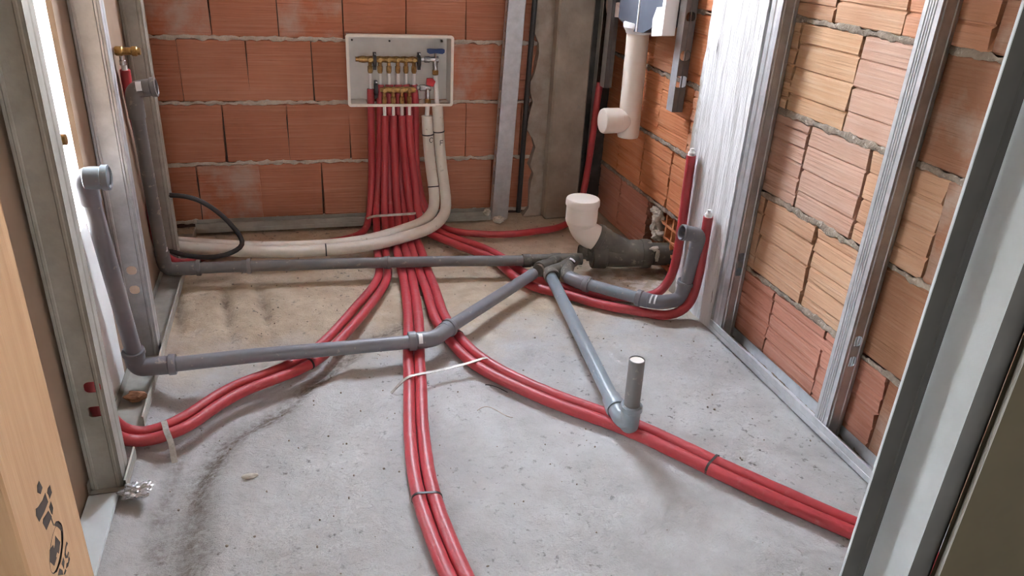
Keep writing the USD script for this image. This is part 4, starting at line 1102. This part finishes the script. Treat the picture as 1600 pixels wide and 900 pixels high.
part(s, 'sleeve', bar((-.494, 2.590, .776), (-.494, 2.594, .748), .0085, 12), 'white_tube')
s = thing('tap_fitting', 'small brass outlet peeping past the nearest left stud', 'tap fitting', (-.475, 1.68, .74))
part(s, 'body', lathe([(0, 0), (.011, 0), (.011, .02), (.0085, .022), (.0085, .036), (.011, .038), (.011, .046), (.006, .047), (0, .047)], (-.490, 1.665, .778), (1, 0, .05), 14), 'brass')
part(s, 'tail', bar((-.475, 1.680, .735), (-.475, 1.667, .778), .008, 12), 'brass')
single('brick_shard', 'small brown brick shard lying in the left floor track', 'brick shard', blob((-.468, 1.905, .019), (.028, .016, .014), 5, 2, .35), 'shard', smooth=False)
single('foil_scrap', 'crumpled silver foil scrap at the foot of the nearest left stud', 'foil scrap', blob((-.408, 1.520, .010), (.030, .024, .014), 8, 3, .8), 'foil', smooth=False)
single('plaster_chip', 'small white chip lying on the bare left floor', 'chip', blob((-.165, 1.53, .002), (.020, .009, .005), 15, 1, .3), 'lump', smooth=False)
single('mortar_lump', 'white mortar lump at the foot of the flat back stud', 'mortar lump', blob((.852, 3.122, .012), (.030, .020, .016), 25, 2, .5), 'lump', smooth=30)
single('mortar_lump', 'white mortar lump stuck on the back floor track', 'mortar lump', blob((.800, 3.146, .040), (.016, .012, .014), 27, 2, .5), 'lump', smooth=30)
single('foam_plug', 'pale lump of mortar packed in the broken wall above the soil pipe', 'mortar lump', cat_([blob((1.374, 2.605, .165), (.026, .030, .052), 33, 3, .6), blob((1.370, 2.580, .120), (.026, .032, .024), 37, 3, .6), blob((1.376, 2.635, .205), (.020, .035, .018), 39, 3, .6)]), 'lump', smooth=40)
for lab, pts in (('thin dark wire offcut on the floor near the right red pair', [(.476, 1.812, .002), (.492, 1.800, .006), (.512, 1.785, .003), (.530, 1.762, .002)]), ('pale wire offcut curling on the floor by the middle pipes', [(.425, 1.690, .002), (.455, 1.700, .004), (.485, 1.668, .002), (.512, 1.640, .002)])):
    single('wire_offcut', lab, 'wire', tube(spline(pts, .006), .0014, 6), 'black' if 'dark' in lab else 'mortar')
# loose grit on the floor
grit, gr = [], np.random.default_rng(21)
for _ in range(520):
    x, y = gr.uniform(-.40, 1.28), gr.uniform(.9, 3.1)
    if gr.random() > .35 + .65 * (abs(x - .0) < .35 or y > 2.6):
        continue
    r = gr.uniform(.0012, .0035)
    m = trimesh.creation.icosphere(0, r)
    m.vertices *= gr.uniform(.6, 1.3, 3)
    m.apply_translation((x, y, float(floor_height(np.array([x]), np.array([y]))[0]) + r * .5))
    grit.append(m)
single('grit', 'loose grit and mortar crumbs scattered on the concrete floor', 'grit', cat_(grit), 'column', smooth=False, kind='stuff')
